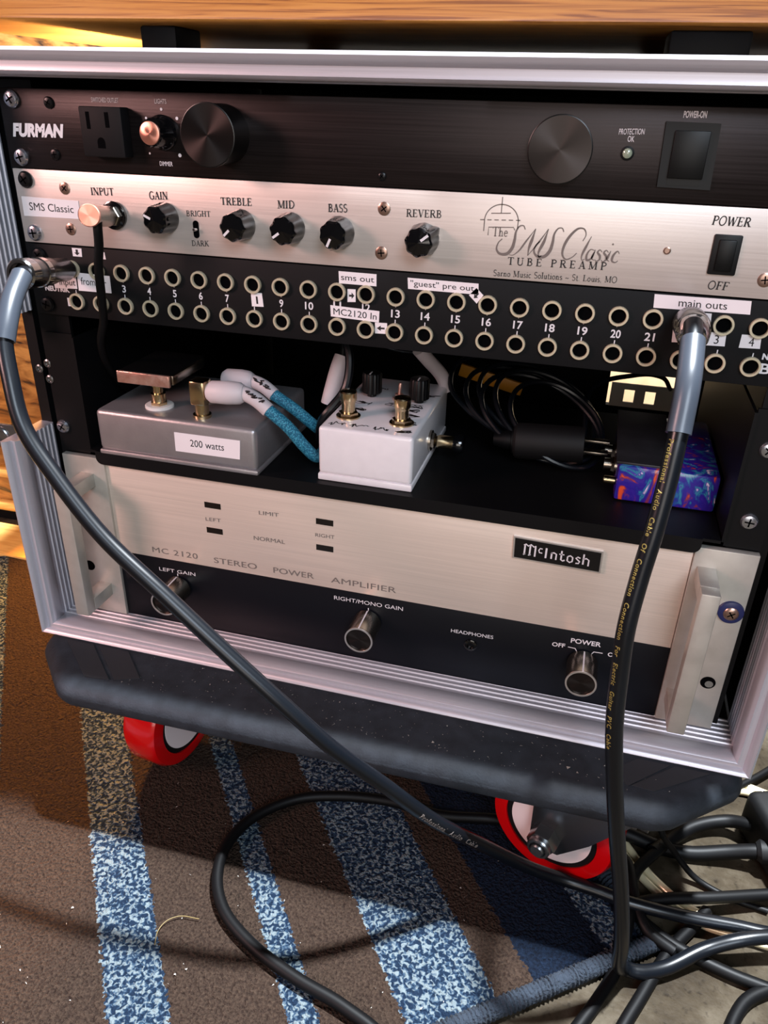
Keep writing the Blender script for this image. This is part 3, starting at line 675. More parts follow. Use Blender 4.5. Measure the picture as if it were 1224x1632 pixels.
mb = MB(); mb.lathe((-172.4, 0, -68.6), (0, -1, 0), [(8.4, 0), (8.4, 1.8), (7.4, 2.2)], 36, 0); mb.lathe((-172.4, -2, -68.6), (0, -1, 0), [(6.2, 0), (6.2, 3), (5.6, 3.4)], 6, 1); mb.lathe((-172.4, -5, -68.6), (0, -1, 0), [(4.6, 0), (4.6, 2.2)], 24, 1)
mb.build('input_jack', ['knob_black', 'nickel'], sms)
mb = MB(); mb.box(176.6, 190.4, -1.6, .1, -77.8, -57.8, .8)
rko = mb.build('power_switch', 'switch', sms)
MB().box(179.4, 187.9, -3.2, -1.4, -75.6, -60.2, .5).build('rocker', 'rocker', rko)
for z in (-50.9, -82.6): screw(sms, -232.6, z, 5.0, 2.8, m='screw_dark' if z > -60 else 'screw')
for x, z in ((-205.5, -54.7), (-205.5, -78.8), (0.5, -55.4), (-.5, -79.4), (205.5, -78.8)): screw(sms, x, z, 3.7, .7, m='screw_warm')
MB().lathe((155, 0, -67.6), (0, -1, 0), [(1.9, 0), (1.9, .5), (1.3, .7), (1.2, .2)], 20).build('pilot_light', 'screw_warm', sms)
sticker(sms, [(-238.0, -60.9), (-197.0, -61.6), (-197.2, -72.3), (-238.4, -72.6)], ('SMS Classic', .12, .90, .32, .40), weight=.0)

# ------------------------------------------------------------------ patchbay
pb = thing('patchbay', 'black patchbay with two rows of jack sockets and white stuck-on labels', 'patchbay', (0, 0, -135.5))
fp = panel_box(MB(), -135.0, -89.4).build('faceplate', 'black_paint', pb)
MB().box(-216, 216, 3.4, 95, -126, -92).build('chassis', 'black_paint', pb, smooth=0)
PX = lambda i: (i - 12.5) * 18.15
mb = Ink(fp, 'white_ink')
for i in range(1, 25):
    x = PX(i); tick = [[(x, -109.6), (x, -107.6)], [(x, -119.0), (x, -117.0)]]
    if i not in (1, 2, 8, 11, 12, 22, 23, 24):
        w = 2.6 if i < 10 else 5.4
        put_text(mb, str(i), x - w / 2, x + w / 2, -115.6, 4.3, weight=.02, extra=tick)
    elif i in (11, 12): put_text(mb, str(i), x - 2.6, x + 2.4, -113.6, 4.4, weight=.02)
    else: MB().stroke(tick[1], .55).build('printed_mark', 'white_ink', fp, smooth=0)
put_text(mb, 'NEUTRIK', -232.2, -213.4, -118.9, 3.0, weight=.05)
put_text(mb, 'B', -216.4, -211.6, -128.0, 5.2, weight=.02); put_text(mb, 'B', 213.8, 219.0, -127.6, 5.4, weight=.02); put_text(mb, 'NEUTRIK', 213.5, 232, -119.8, 3.0, weight=.05)
put_text(mb, 'A', -216.4, -211.6, -105.0, 5.2, weight=.02); put_text(mb, 'A', 213.8, 219.0, -105.0, 5.4, weight=.02)
mb.done()
mb = MB()
mb.lathe((PX(1), 0, -103.5), (0, -1, 0), [(5.4, 0), (5.4, 1.9), (5.2, 2.2), (4.15, 2.2), (3.95, 1.9), (3.95, .3)], 30, 0, cap0=False, cap1=False)
mb.lathe((PX(1), 0, -103.5), (0, -1, 0), [(4.0, .25), (.02, .25)], 30, 1, cap0=False, cap1=False)
j0 = mb.build('jack', ['jack_ring', 'slot'], pb)
for i in range(1, 25):
    for z in (-103.5, -124.4):
        if (i, z) != (1, -103.5): dup(j0, PX(i) - PX(1), 0, z + 103.5, pb)
for sx in (-1, 1):
    for z in (-96.5, -128): screw(pb, sx * 232.0, z, 5.0, 2.8, m='screw_dark')
ST = lambda c, **k: sticker(pb, c, **k)
ST([(-26.4, -91.4), (-3.1, -91.5), (-3.0, -98.4), (-26.1, -98.4)], txt=('sms out', .06, .94, .30, .48))
ST([(15.7, -92.0), (57.2, -92.2), (57.6, -98.3), (16.2, -98.3)], txt=('"guest" pre out', .04, .94, .30, .50))
ST([(-31.7, -111.8), (-.8, -112.8), (-1.0, -119.6), (-31.4, -118.5)], txt=('MC2120 In', .06, .95, .22, .56))
ST([(-20.9, -101.4), (-15.8, -101.2), (-15.7, -108.6), (-20.8, -109.0)], ink='right')
ST([(-3.4, -119.8), (4.1, -119.5), (4.3, -126.0), (-3.2, -126.3)], ink='left')
ST([(52.2, -99.0), (56.2, -94.6), (60.5, -98.4), (57.0, -103.4)], ink='left')
ST([(-83.5, -108.6), (-76.2, -108.3), (-75.4, -116.6), (-83.2, -116.9)], txt=('1', .42, .58, .2, .55))
ST([(152.8, -90.2), (201.6, -89.9), (202.4, -96.9), (153.4, -97.4)], txt=('main outs', .26, .76, .24, .56))
ST([(183.3, -107.9), (193.0, -107.5), (193.6, -114.8), (183.5, -115.1)], txt=('3', .42, .66, .16, .64))
ST([(200.8, -107.6), (210.6, -107.4), (211.3, -114.4), (200.7, -114.8)], txt=('4', .42, .68, .16, .64))
ST([(165.6, -108.2), (174.6, -107.8), (175.6, -114.6), (166.2, -115.1)], txt=('2', .42, .66, .16, .64))
ST([(178.4, -98.0), (183.5, -98.0), (184.2, -105.4), (179.0, -105.4)], ink='down')
ST([(-206.0, -105.6), (-181.9, -106.1), (-182.1, -117.0), (-206.4, -117.2)], txt=('from gtr', .10, .88, .36, .40))
ST([(-224.6, -109.4), (-207.2, -108.6), (-207.4, -116.2), (-224.5, -116.9)], txt=('input', .25, .95, .28, .52))
ST([(-206.8, -90.2), (-199.8, -90.2), (-200.2, -95.4), (-206.8, -95.4)], ink='down')
ST([(-188.4, -91.5), (-183.2, -91.4), (-182.9, -95.8), (-188.2, -95.6)], ink='down')

# ------------------------------------------------------------------ shelf
sh = thing('rack_shelf', 'black steel rack shelf carrying pedals below the patchbay', 'shelf', (0, 0, -240))
mb = MB(); mb.box(-216.5, 216.5, -2.6, 205, -233, -231)
mb.build('shelf_tray', 'rack_black', sh, smooth=0)
r = 5; poly = [(-211, -231), (206, -231)] + [(206 - r + r * math.cos(t), -241 + r + r * math.sin(t)) for t in [-PI / 2 * k / 5 for k in range(6)]] + [(-211 + r + r * math.cos(t), -241 + r + r * math.sin(t)) for t in [-PI / 2 - PI / 2 * k / 5 for k in range(6)]]
MB().prism(poly, -4.2, -2.6).build('front_lip', 'rack_black', sh, smooth=0)
for sx in (-1, 1):
    mb = MB(); a, b = sorted((sx * 219, sx * 217.2)); mb.box(a, b, 0, 205, -233, -150)
    a, b = sorted((sx * 219, sx * 240.2)); mb.box(a, b, 1.5, 3.4, -236, -148)
    mb.build('side_bracket', 'rack_black', sh, smooth=0)
    for z in ((-217.2,) if sx < 0 else (-217.2, -171.3)): screw(sh, sx * (238.2 if sx < 0 else 229.5), z, 5.0, 2.8, y=1.5)

# ------------------------------------------------------------------ power amplifier
amp = thing('power_amplifier', 'silver and black stereo power amplifier with bare metal handles, lowest in the rack case', 'amplifier', (0, 0, -375.5))
fs = MB().box(-207.5, 203.5, 0, 3.2, -316.2, -240.5, .4).build('faceplate', 'gold_face', amp)
fb = MB().box(-207.5, 203.5, 0.2, 3.4, -375.0, -316.4, .4).build('control_strip', 'amp_black', amp)
MB().box(-205, 203, 3.6, 215, -374, -244).build('chassis', 'black_paint', amp, smooth=0)
mb = Ink(fs, 'grey_ink')
put_text(mb, 'MC 2120', -176.7, -138.6, -311.6, 4.6, space=1.1, dz=.6); put_text(mb, 'STEREO', -125.2, -90.4, -311.6, 4.6, dz=.6); put_text(mb, 'POWER', -77.3, -45.7, -311.2, 4.6, dz=.6); put_text(mb, 'AMPLIFIER', -32.6, 16.2, -310.9, 4.6, dz=.4)
put_text(mb, 'LIMIT', -86.4, -71.2, -264.2, 3.0, dz=.5); put_text(mb, 'NORMAL', -91.5, -67.2, -285.8, 3.2, dz=.6); put_text(mb, 'LEFT', -129.0, -116.8, -276.3, 2.8, dz=.5); put_text(mb, 'RIGHT', -44.0, -29.8, -274.8, 2.8, dz=.4)
mb.done()
mb = Ink(fb, 'white_ink')
put_text(mb, 'LEFT GAIN', -172.9, -142.2, -327.6, 3.0, y=-.05, weight=.0, dz=.6); put_text(mb, 'RIGHT/MONO GAIN', -30.3, 21.6, -325.3, 3.2, y=-.05, weight=.0, dz=.6)
put_text(mb, 'HEADPHONES', 57.4, 87.6, -335.4, 2.8, y=-.05, weight=.0, dz=.6); put_text(mb, 'POWER', 140.0, 160.0, -325.8, 3.6, y=-.05, weight=.02, dz=.6)
put_text(mb, 'OFF', 128.0, 136.8, -331.4, 3.2, y=-.05, weight=.02, dz=.3); put_text(mb, 'ON', 165.4, 172.6, -331.6, 3.2, y=-.05, weight=.02, dz=.3)
for q in ([(138.8, -329.9), (143.6, -330.1), (145.2, -332.6)], [(154.4, -333.0), (156.2, -330.2), (162.0, -330.0)]): MB().stroke(q, .6, y=-.05).build('printed_mark', 'white_ink', fb, smooth=0)
for x in (-157.4, -4.1): MB().stroke([(x, -329.8), (x, -327.6)], .7, y=-.05).build('printed_mark', 'white_ink', fb, smooth=0)
mb.done()
for x0, z0 in ((-128.9, -265.4), (-128.9, -286.2), (-43.4, -264.6), (-43.5, -285.6)):
    mb = MB(); mb.box(x0, x0 + 12.8, -.15, .6, z0, z0 + 4.6); mb.build('indicator_window', 'window_dark', amp, smooth=0)
def amp_knob(x, z, line=90):
    ax, u, v = frame((0, -1, 0))
    k = MB().lathe((x, 0.2, z), (0, -1, 0), [(9.6, 1.0), (10.3, 1.4), (10.3, 23.2), (10.0, 23.8), (9.0, 24.0), (9.0, 22.8)], 64, 0, rf=lambda t, h: 1 + .008 * math.cos(64 * t), cap1=False)
    ringz = z
    k = k.build('gain_knob' if x < 100 else 'power_knob', 'nickel', amp, smooth=25)
    MB().lathe((x, -22.7, z), (0, -1, 0), [(9.1, -.2), (9.0, 0.2), (.05, 0.2)], 48, cap1=False).build('knob_cap', 'spun_black', k)['label'] = 'dark turned cap inside a bright ring'
    MB().lathe((x, -23.4, z), (0, -1, 0), [(9.2, 0), (9.2, .75), (10.3, .75), (10.3, 0)], 56, cap0=False, cap1=False).build('bright_ring', 'badge_edge', k)['label'] = 'bright rim ring'
    MB().box(x - .5, x + .5, -23.4, -2, z + 10.1, z + 10.6).build('pointer_line', 'white_ink', k, smooth=0)
amp_knob(-157.4, -340.0); amp_knob(-4.2, -339.4); amp_knob(150.0, -340.4)
MB().lathe((72.2, .2, -343), (0, -1, 0), [(4.6, 0), (4.6, 1.6), (3.8, 2.0), (2.6, 2.0), (2.4, .5), (.05, .5)], 30, cap1=False).build('headphone_jack', 'knob_black', amp)
mb = MB(); c = [(93.6, -249.4), (150.6, -251.0), (151.0, -266.9), (94.2, -265.6)]
mb.prism(c, -2.0, .05); bd = mb.build('badge', 'badge_edge', amp, smooth=0)
mb = MB(); mb.prism([(94.7, -250.4), (149.5, -252.0), (149.9, -265.9), (95.2, -264.7)], -2.2, -1.9); mb.build('badge_face', 'badge_blk', bd, smooth=0)
mb = MB()
def gb(pts, w=1.05, ox=0.0): mb.stroke([(x + ox, z - (x + ox - 100) * .028) for x, z in pts], w, y=-2.35)
gb([(101.6, -261.2), (101.6, -254.4)]); gb([(105.0, -261.2), (105.0, -254.0)]); gb([(108.4, -261.8), (108.4, -254.6)])
gb([(100.8, -254.6), (102.2, -253.6), (103.6, -254.8), (105.4, -253.4), (107.2, -254.8), (108.8, -254.0)], .9); gb([(100.9, -261.6), (102.3, -260.8)], .8); gb([(104.2, -261.6), (105.8, -260.8)], .8)
gb([(112.9, -255.2), (111.4, -255.0), (110.6, -256.6), (111.2, -258.2), (113.0, -258.2)], .8)
gb([(115.4, -261.4), (115.4, -254.0)], 1.2)
gb([(119.0, -261.2), (119.0, -256.6)]); gb([(118.6, -257.0), (120.4, -256.4), (122.0, -257.2), (122.0, -261.4)], .95)
gb([(125.2, -254.0), (125.2, -260.6), (126.4, -261.2), (127.6, -260.4)]); gb([(123.8, -256.6), (127.0, -256.6)], .8)
gb([(129.2, -257.4), (130.8, -256.4), (132.4, -257.4), (132.4, -260.4), (130.8, -261.4), (129.2, -260.4), (129.2, -257.4)], .95)
gb([(137.2, -257.0), (135.6, -256.4), (134.4, -257.4), (137.0, -259.6), (136.4, -261.0), (134.6, -261.2)], .95)
gb([(139.2, -261.2), (139.2, -253.6)]); gb([(139.2, -257.2), (141.0, -256.4), (142.6, -257.4), (142.6, -261.8)], .95)
mb.build('lettering', 'white_ink', bd, smooth=0)
def handle(sx):
    x0, x1 = (-241.0, -206.5) if sx < 0 else (203.8, 240.4)
    mb = MB(); mb.box(x0, x1, -2.4, 2.8, -374.4, -237.6, .5)
    h = mb.build('rack_handle', 'handle', amp)
    bx0, bx1 = (-227.5, -216.5) if sx < 0 else (206.8, 217.8); zt, zb = -250.5, -357.0; yf = -35.0
    mb = MB(); mb.box(bx0, bx1, yf, yf + 9.5, zb, zt, .9); mb.box(bx0, bx1, yf + 9.4, -2.3, zt - 10.5, zt, .3); mb.box(bx0, bx1, yf + 9.4, -2.3, zb, zb + 10.5, .3)
    mb.build('grip', 'handle', h)
    return h
hl = handle(-1); hr = handle(1)
mb = MB(); mb.lathe((232.4, -2.4, -279.4), (0, -1, 0), [(8.0, 0), (7.6, 1.6), (5.2, 2.4)], 36, 0); mb.build('cup_washer', 'blue_washer', amp)['label'] = 'dark blue cup washer'
screw(amp, 232.4, -279.4, 4.6, 1.8, y=-4.6, m='screw_warm')
MB().lathe((230.8, -2.42, -336.4), (0, -1, 0), [(4.8, 0), (4.8, .15), (.05, .15)], 28, cap1=False).lathe((231.6, -2.5, -337.4), (0, -1, 0), [(2.6, 0), (2.6, .25), (.05, .25)], 20, 1, cap1=False).build('screw_hole', ['slot', 'screw'], amp)
MB().lathe((-233.5, -2.42, -333.0), (0, -1, 0), [(4.4, 0), (4.4, .2), (.05, .2)], 28, cap1=False).build('screw_hole', ['slot'], amp)

# ------------------------------------------------------------------ pedals and plugs on the shelf
SZ = -230.9
bx = thing('metal_switch_box', 'bare cast aluminium box with a white wattage label on the shelf', 'box', (-143, 40, SZ))
mb = MB(); mb.box(-204.5, -83, -6, 88, SZ + 3, -197.5, 3.2, seg=3); mb.build('body', 'box_alu', bx)
MB().box(-205, -82.5, -6.5, 88.5, SZ, SZ + 3.6, 1.2).build('lid', 'box_alu', bx)
sticker(bx, [(-143.6, -206.6), (-94.4, -206.4), (-95.4, -220.3), (-143.8, -220.6)], ('200 watts', .24, .76, .36, .36), y=-6.05)
mb = MB(); mb.lathe((-165, 14, -197.6), (0, 0, 1), [(10.0, 0), (10.0, 1.6), (9.2, 2.2)], 36, 0); mb.build('washer', 'washer', bx)
mb = MB(); mb.lathe((-165, 14, -195.6), (0, 0, 1), [(6.2, 0), (6.2, 2.4)], 6, 0); mb.lathe((-165, 14, -193.4), (0, 0, 1), [(5.2, 0), (5.2, 6.0)], 28, 0); mb.build('jack_socket', 'brass', bx)
mb = MB(); mb.lathe((-140, 36, -197.6), (0, 0, 1), [(10, 0), (10, 1.6), (9.2, 2.2)], 36, 0); mb.build('washer', 'washer', bx)
mb = MB(); mb.lathe((-127.5, 6, -197.6), (0, 0, 1), [(6.4, 0), (6.4, 2.2), (4.8, 2.6), (4.8, 9.4)], 24, 0); mb.build('jack_nut', 'brass', bx)

fp_ = thing('flat_jack_plug', 'flat right-angle plug with pink-lit metal edge standing in the aluminium box', 'plug', (-165, 14, -187))
MB().lathe((-165, 14, -187.3), (0, 0, 1), [(3.6, 0), (3.6, 5), (4.4, 5.2), (4.4, 13.2)], 28).build('plug_shaft', 'brass', fp_)
MB().box(-182, -143.5, -4.6, 46, -174.2, -167.0, .8).build('plug_body', 'knob_matt', fp_)
MB().box(-182.4, -143.1, -6.8, -4.5, -175.2, -167.0, .6).build('metal_edge', 'pink_lit', fp_)['label'] = 'dented metal edge coloured as lit pink'
MB().box(-143.4, -141.6, -4, 40, -173.8, -167.4, .4).build('metal_edge', 'nickel', fp_)

def white_plug(name, label, hexp, p0, p1, p2, path, group=None):
    t = thing(name, label, 'cable', p0, group)
    p0, p1, p2 = Vector(p0), Vector(p1), Vector(p2); d = (p1 - p0)
    if hexp:
        MB().box(p0.x - 11, p0.x, p0.y - 6, p0.y + 6, p0.z - 9, p0.z + 8, 1.4).build('plug_body', 'brass', t)
    MB().lathe(p0, d, [(5.4, 0), (7.6, 3), (8.0, 14), (7.4, d.length - 3), (5.6, d.length)], 32).build('plug_sleeve', 'white_rub', t)
    mid = p1.lerp(p2, .5) + Vector((0, 0, 1.5))
    sl = MB().tube([p1 - d * .08, p1, mid, p2], 5.0, 20, step=2).build('heatshrink', 'white_rub', t)
    rng = random.Random(int(p0.x)); lb = MB()
    P = catmull([p1, mid, p2], 1.0)
    for k in range(6):         # scribbled black marks on the sleeve
        i = 2 + int(k * (len(P) - 6) / 6); q = P[i]; pts = [q + Vector((rng.uniform(-1, 4), -3.2 - rng.random(), 3.6 + rng.uniform(-1.8, .6))) for _ in range(4)]
        lb.tube([p + (p - q) * .25 for p in pts], .45, 6, step=.8)
    lb.build('pen_marks', 'black_ink', sl)
    MB().tube([p2 - (p2 - p1) * .03] + path, 4.2, 20, step=2).build('braided_cable', 'teal', t)['label'] = 'teal braided cable'
    return t
white_plug('speaker_cable', 'teal braided cable with white plug sleeve, nearer one on the aluminium box', True, (-122, 6, -179), (-96, 8, -178), (-78, 6, -187), [(-78, 6, -187), (-66, 10, -199), (-57, 16, -214), (-51.5, 26, -225.4), (-51, 42, -225.4)], 'teal speaker cables')
white_plug('speaker_cable', 'teal braided cable with white plug sleeve, farther one behind the first', False, (-130, 46, -183), (-107, 47, -183), (-90, 44, -190), [(-90, 44, -190), (-74, 42, -198), (-62, 50, -212), (-55, 66, -225.4), (-50, 92, -225.4)], 'teal speaker cables')

wp = thing('white_pedal', 'scuffed white effects pedal with two brass footswitches on the shelf', 'pedal', (-9, 60, SZ))
mb = MB(); mb.box(-42, 23, 2.5, 117, SZ + 4.5, -192.5, 2.6, seg=3); mb.build('body', 'ped_white', wp)
MB().box(-42.4, 23.4, 2.1, 117.4, SZ, SZ + 4.8, 1.0).build('base_plate', 'ped_white', wp)
for x, y in ((-28.6, 27), (9.2, 26)):
    mb = MB(); mb.lathe((x, y, -192.5), (0, 0, 1), [(8.4, 0), (8.4, 1.0)], 30, 0); mb.lathe((x, y, -191.5), (0, 0, 1), [(6.8, 0), (6.8, 2.4)], 6, 0)
    mb.lathe((x, y, -189), (0, 0, 1), [(4.6, 0), (4.6, 5.5), (5.2, 7.5), (5.8, 9), (5.8, 14), (5.2, 14.8), (.1, 15.4)], 30, 0, cap1=False); mb.build('footswitch', 'brass', wp)
for x, y in ((-25.0, 72), (10.8, 70)):
    k = MB().lathe((x, y, -192), (0, 0, 1), [(3.4, 0), (3.4, 3)], 20).lathe((x, y, -189), (0, 0, 1), [(7.0, 0), (7.0, 13.5), (6.2, 14.6), (.1, 14.8)], 60, rf=lambda t, h: 1 + .03 * math.cos(20 * t), cap1=False).build('tone_knob', 'knob_matt', wp)
    MB().box(x - .5, x + .5, y - 6.5, y, -174.1, -173.9).build('pointer_line', 'white_ink', k, smooth=0)
mb = MB(); mb.lathe((-4, 70, -192.5), (0, 0, 1), [(5.0, 0), (5.0, 2), (3.2, 2.2), (3.2, 5)], 6); mb.lathe((-4, 70, -187.6), (.1, 0, 1), [(1.1, 0), (1.4, 7.5), (1.0, 8.2)], 14); mb.build('toggle_switch', 'pink_lit', wp)
rr = random.Random(3)
def topline(pts, w=.75):
    """an inked scrawl on the pedal's top face"""
    P = catmull([(x, y, 0) for x, y in pts], .6); n = len(P); L_, R_ = [], []
    for i, p in enumerate(P):
        d = (P[min(i + 1, n - 1)] - P[max(i - 1, 0)]).normalized(); q = Vector((-d.y, d.x, 0)) * w / 2; L_.append(p + q); R_.append(p - q)
    MB().add([(q.x, q.y, -192.35) for q in L_ + R_], [[i, i + 1, n + i + 1, n + i] for i in range(n - 1)]).build('ink_scrawl', 'black_ink', wp, smooth=0)
for x0, x1, y0 in ((-37, -25, 11), (-23, -10, 11), (-6, 4, 11)):
    x = x0; pts = []
    while x < x1: pts.append((x, y0 + rr.uniform(-3.2, 4.0))); x += rr.uniform(.4, 1.2)
    topline(pts)
for cx, cy in ((11, 42), (12, 52), (-26, 44), (14, 12), (10, 60), (-27, 56), (-5, 60), (16, 86), (-24, 90), (14, 28)):
    topline([(cx + rr.uniform(-7, 7), cy + rr.uniform(-3.6, 3.6)) for _ in range(11)], .9)
mb = MB(); mb.lathe((23, 56, -214.5), (1, 0, 0), [(7.5, 0), (7.5, 1.6)], 30, 0); mb.lathe((24.6, 56, -214.5), (1, 0, 0), [(6, 0), (6, 2.2)], 6, 0); mb.build('output_jack', 'nickel', wp)
mb = MB(); mb.lathe((-42, 40, -212), (-1, 0, 0), [(6, 0), (6, 3), (4.6, 3.2), (4.6, 6)], 8, 0); mb.build('input_jack', 'nickel', wp)
pl = thing('jack_plug', 'brass jack plug with black rim sticking out of the white pedal', 'plug', (27, 56, -214.5))
mb = MB(); mb.lathe((26.8, 56, -214.5), (1, 0, 0), [(3.2, 0), (4.4, 2), (4.9, 3), (4.9, 14)], 30); mb.build('barrel', 'brass', pl)
mb = MB(); mb.lathe((40.6, 56, -214.5), (1, 0, 0), [(6.6, 0), (6.8, 1.5), (6.8, 5.5), (6.0, 7)], 32); mb.build('end_cap', 'knob_black', pl)

# upright white plugs at the back of the pedals
def stub(label, pts, r, tail):
    t = thing('plug_lead', label, 'cable', pts[0])
    MB().tube(pts, r, 20, step=2).build('plug_sleeve', 'white_rub', t)
    MB().tube([pts[-1]] + tail, 2.6, 12, step=3).build('lead', 'cable_matt', t)
stub('thick white plug sleeve hanging between aluminium box and white pedal', [(-56, 66, -200), (-54, 68, -190), (-50, 70, -174), (-48, 74, -166)], 6.2, [(-48, 76, -158), (-46, 90, -140), (-40, 130, -150)])
stub('white sleeved lead rising steeply behind the white pedal', [(22, 118, -196), (18, 112, -184), (10, 100, -170), (4, 92, -160)], 5.2, [(2, 92, -152), (0, 100, -140), (-10, 140, -146)])
stub('thin white sleeve deep behind the aluminium box', [(-226, 130, -196), (-230, 132, -184), (-233, 134, -170)], 5.0, [(-234, 136, -160), (-232, 150, -140), (-210, 190, -160)])

pp = thing('painted_pedal', 'swirl-painted purple and blue effects pedal near the shelf\'s end', 'pedal', (184, 80, SZ))
mb = MB(); mb.box(152.5, 215.2, 33.5, 136, SZ + .5, -205.5, 2.0, seg=2); mb.build('body', 'swirl', pp)
MB().box(150.8, 186, 36, 138, -206, -204.0, .5).build('lid_plate', 'lid_black', pp)['label'] = 'dull black metal plate on top'
for y, z in ((58, -216), (82, -216)):
    mb = MB(); mb.lathe((152.5, y, z), (-1, 0, 0), [(6.6, 0), (6.6, 1.6)], 24); mb.lathe((150.9, y, z), (-1, 0, 0), [(5.6, 0), (5.6, 2.0)], 6); mb.lathe((149, y, z), (-1, 0, 0), [(4.2, 0), (4.2, 5)], 24); mb.build('jack_socket', 'nickel', pp)
mb = MB(); mb.lathe((152, 40, -219.5), (-1, 0, 0), [(2.6, 0), (2.6, 7), (2, 7.6)], 20); mb.build('side_screw', 'brass', pp)

ac = thing('power_plug', 'black cylindrical mains plug with flat metal prongs lying on the shelf', 'plug', (105, 72, SZ))
mb = MB(); mb.lathe((81, 72, -213), (1, 0, 0.06), [(10.5, 0), (12.5, 2), (12.8, 4), (12.6, 46), (12.2, 48.5)], 40); mb.build('plug_body', 'rubber', ac)
mb = MB(); mb.lathe((80.6, 72, -213), (-1, 0, -.06), [(9.0, -1), (9.0, .8), (6.5, 1.4), (6.5, 6), (4.5, 14)], 32); mb.build('strain_relief', 'cable_matt', ac)
for z in (-205.4, -213.8):
    MB().box(129, 146, 68, 74, z - .8, z + .8, .2).build('prong', 'nickel', ac)
MB().cyl((129, 78, -217), (146, 78, -216.5), 2.3, 16).build('prong', 'nickel', ac)

coil = thing('cable_coil', 'coiled thin black cable looped round the mains plug', 'cable', (95, 75, SZ))
mb = MB(); pts = []; rc = random.Random(11)
for k in range(0, 6 * 16):
    t = 2 * PI * k / 16; j = k // 16; rx = 36 + 2.5 * j + rc.uniform(-.8, .8); rz = 24 + (j % 3) * 1.2
    pts.append((104 + rx * math.cos(t) * 1.05 - 4 * j + 8 * math.sin(t * .5), 92 + 30 * math.sin(t) + j * 4, max(-228.4, -204 - rz * math.cos(t + .9) * .9 + j * 1.5)))
mb.tube(pts, 1.9, 8, step=4); mb.build('looped_cable', 'cable', coil)
mb = MB(); mb.tube([pts[-1], (130, 140, -190), (160, 170, -186), (185, 220, -200), (200, 280, -228)], 1.9, 8); mb.build('cable_tail', 'cable', coil)

oc = tag(MB().box(-22, 40, 0, 5, -12, 0, 1, M4=Matrix.Translation((30, 262, -224)) @ Matrix.Rotation(.22, 4, 'Y')).build('orange_strip', 'orange', origin=(30, 262, -231)), 'orange-yellow plastic strip lying deep behind the white pedal', 'strip')
ps = MB()
ps.box(150, 212, 0, 2, -6, 0); ps.box(150, 212, 0, 2, -24, -19)
for a, b in ((150, 163), (173, 183), (193, 212)): ps.box(a, b, 0, 2, -19, -6)
for v in ps.v: v.y += 332; v.z += -243
po = ps.build('punched_steel_strip', 'rear_strip', case, smooth=0); po['label'] = 'grey strip with square holes at the rear'
MB().box(216, 222, 300, 303, -372, -140).build('edge_strip', 'ply', case, smooth=0)
def bx_backing():
    t = thing('backing_block', 'tan block added behind the rack case, standing in for bright floor', 'box', (200, 900, FLOOR))  # added block, takes the place of bright floor seen through the case
    MB().box(-20, 420, 780, 1020, FLOOR, -330, 2).build('body', 'backing_block', t); MB().box(-20, 420, 776, 900, -331, -328).build('backing_ledge', 'backing_block', t)
bx_backing()
# wiring hanging under the units
for k, (lab, pts) in enumerate((
    ('thin black lead crossing behind the white pedal', [(-60, 110, -140), (-30, 120, -168), (10, 132, -172), (60, 150, -160), (110, 190, -168)]),
    ('thin black lead drooping behind the cable coil', [(20, 140, -138), (60, 160, -180), (100, 175, -176), (150, 200, -150)]),
    ('black cable bent down beside the white pedal', [(-60, 60, -138), (-38, 52, -150), (-36, 44, -178), (-50, 34, -200), (-56, 44, -226)]),
    ('pale grey lead under the patchbay behind the white pedal', [(0, 190, -150), (40, 200, -178), (90, 205, -176), (130, 215, -150)]))):
    tag(MB().tube(pts, 3.0 if k == 2 else 1.8, 10, step=4).build('lead', 'rear_strip' if k == 3 else 'cable', origin=pts[-1]), lab, 'cable')

# ------------------------------------------------------------------ dolly
dl = thing('dolly', 'black foam-covered dolly on red wheels under the rack case', 'dolly', (0, 150, -518))
zt, zb = -386.2, -408.6
outline = [(-217, -83), (212, -77), (263, -33), (263, 470), (-263, 470), (-263, -38)]
def rounded(inset):
    c = Vector((0, 190)); out = []
    n = len(outline)
    for i in range(n):
        p0, p1, p2 = [Vector(outline[(i + d) % n]) for d in (-1, 0, 1)]
        e1 = (p1 - p0).normalized(); e2 = (p2 - p1).normalized(); n1 = Vector((e1.y, -e1.x)); n2 = Vector((e2.y, -e2.x))
        b = (n1 + n2).normalized(); k = inset / max(b.dot(n1), .3)
        q = p1 - b * k
        for f in (-1, 0, 1):
            out.append(q + (-e1 * 7 if f < 0 else e2 * 7 if f > 0 else (b * -2)))
    return out
rows = []
R_ = 11.0
for a in [PI / 2 - PI * k / 10 for k in range(11)]:
    rows.append((R_ * (1 - math.cos(a)), (zt - R_ if a > 0 else zb + R_) + R_ * math.sin(a)))
mb = MB(); n = None
for ins, z in rows:
    rr_ = rounded(ins); n = len(rr_); mb.v += [Vector((p.x, p.y, z)) for p in rr_]
for i in range(len(rows) - 1):
    for k in range(n): mb.f.append([i * n + k, i * n + (k + 1) % n, (i + 1) * n + (k + 1) % n, (i + 1) * n + k]); mb.m.append(0)
mb.f.append(list(range(n))); mb.m.append(0); mb.f.append([(len(rows) - 1) * n + k for k in range(n)]); mb.m.append(0)
mb.build('platform', 'dolly', dl, smooth=40)
for i, q in enumerate(([(-243, -33), (-219, -33), (-184, -66), (-203, -68)], [(-214, -33), (-188, -33), (-163, -58), (-180, -65)], [(190, -58), (204, -59), (240, -33), (218, -33)], [(176, -50), (188, -59), (215, -33), (194, -33)])):
    MB().prism(q, zt - .2, zt + (.9 if i < 2 else .6), 'xy').build('tape_strip', 'tape', dl, smooth=0)
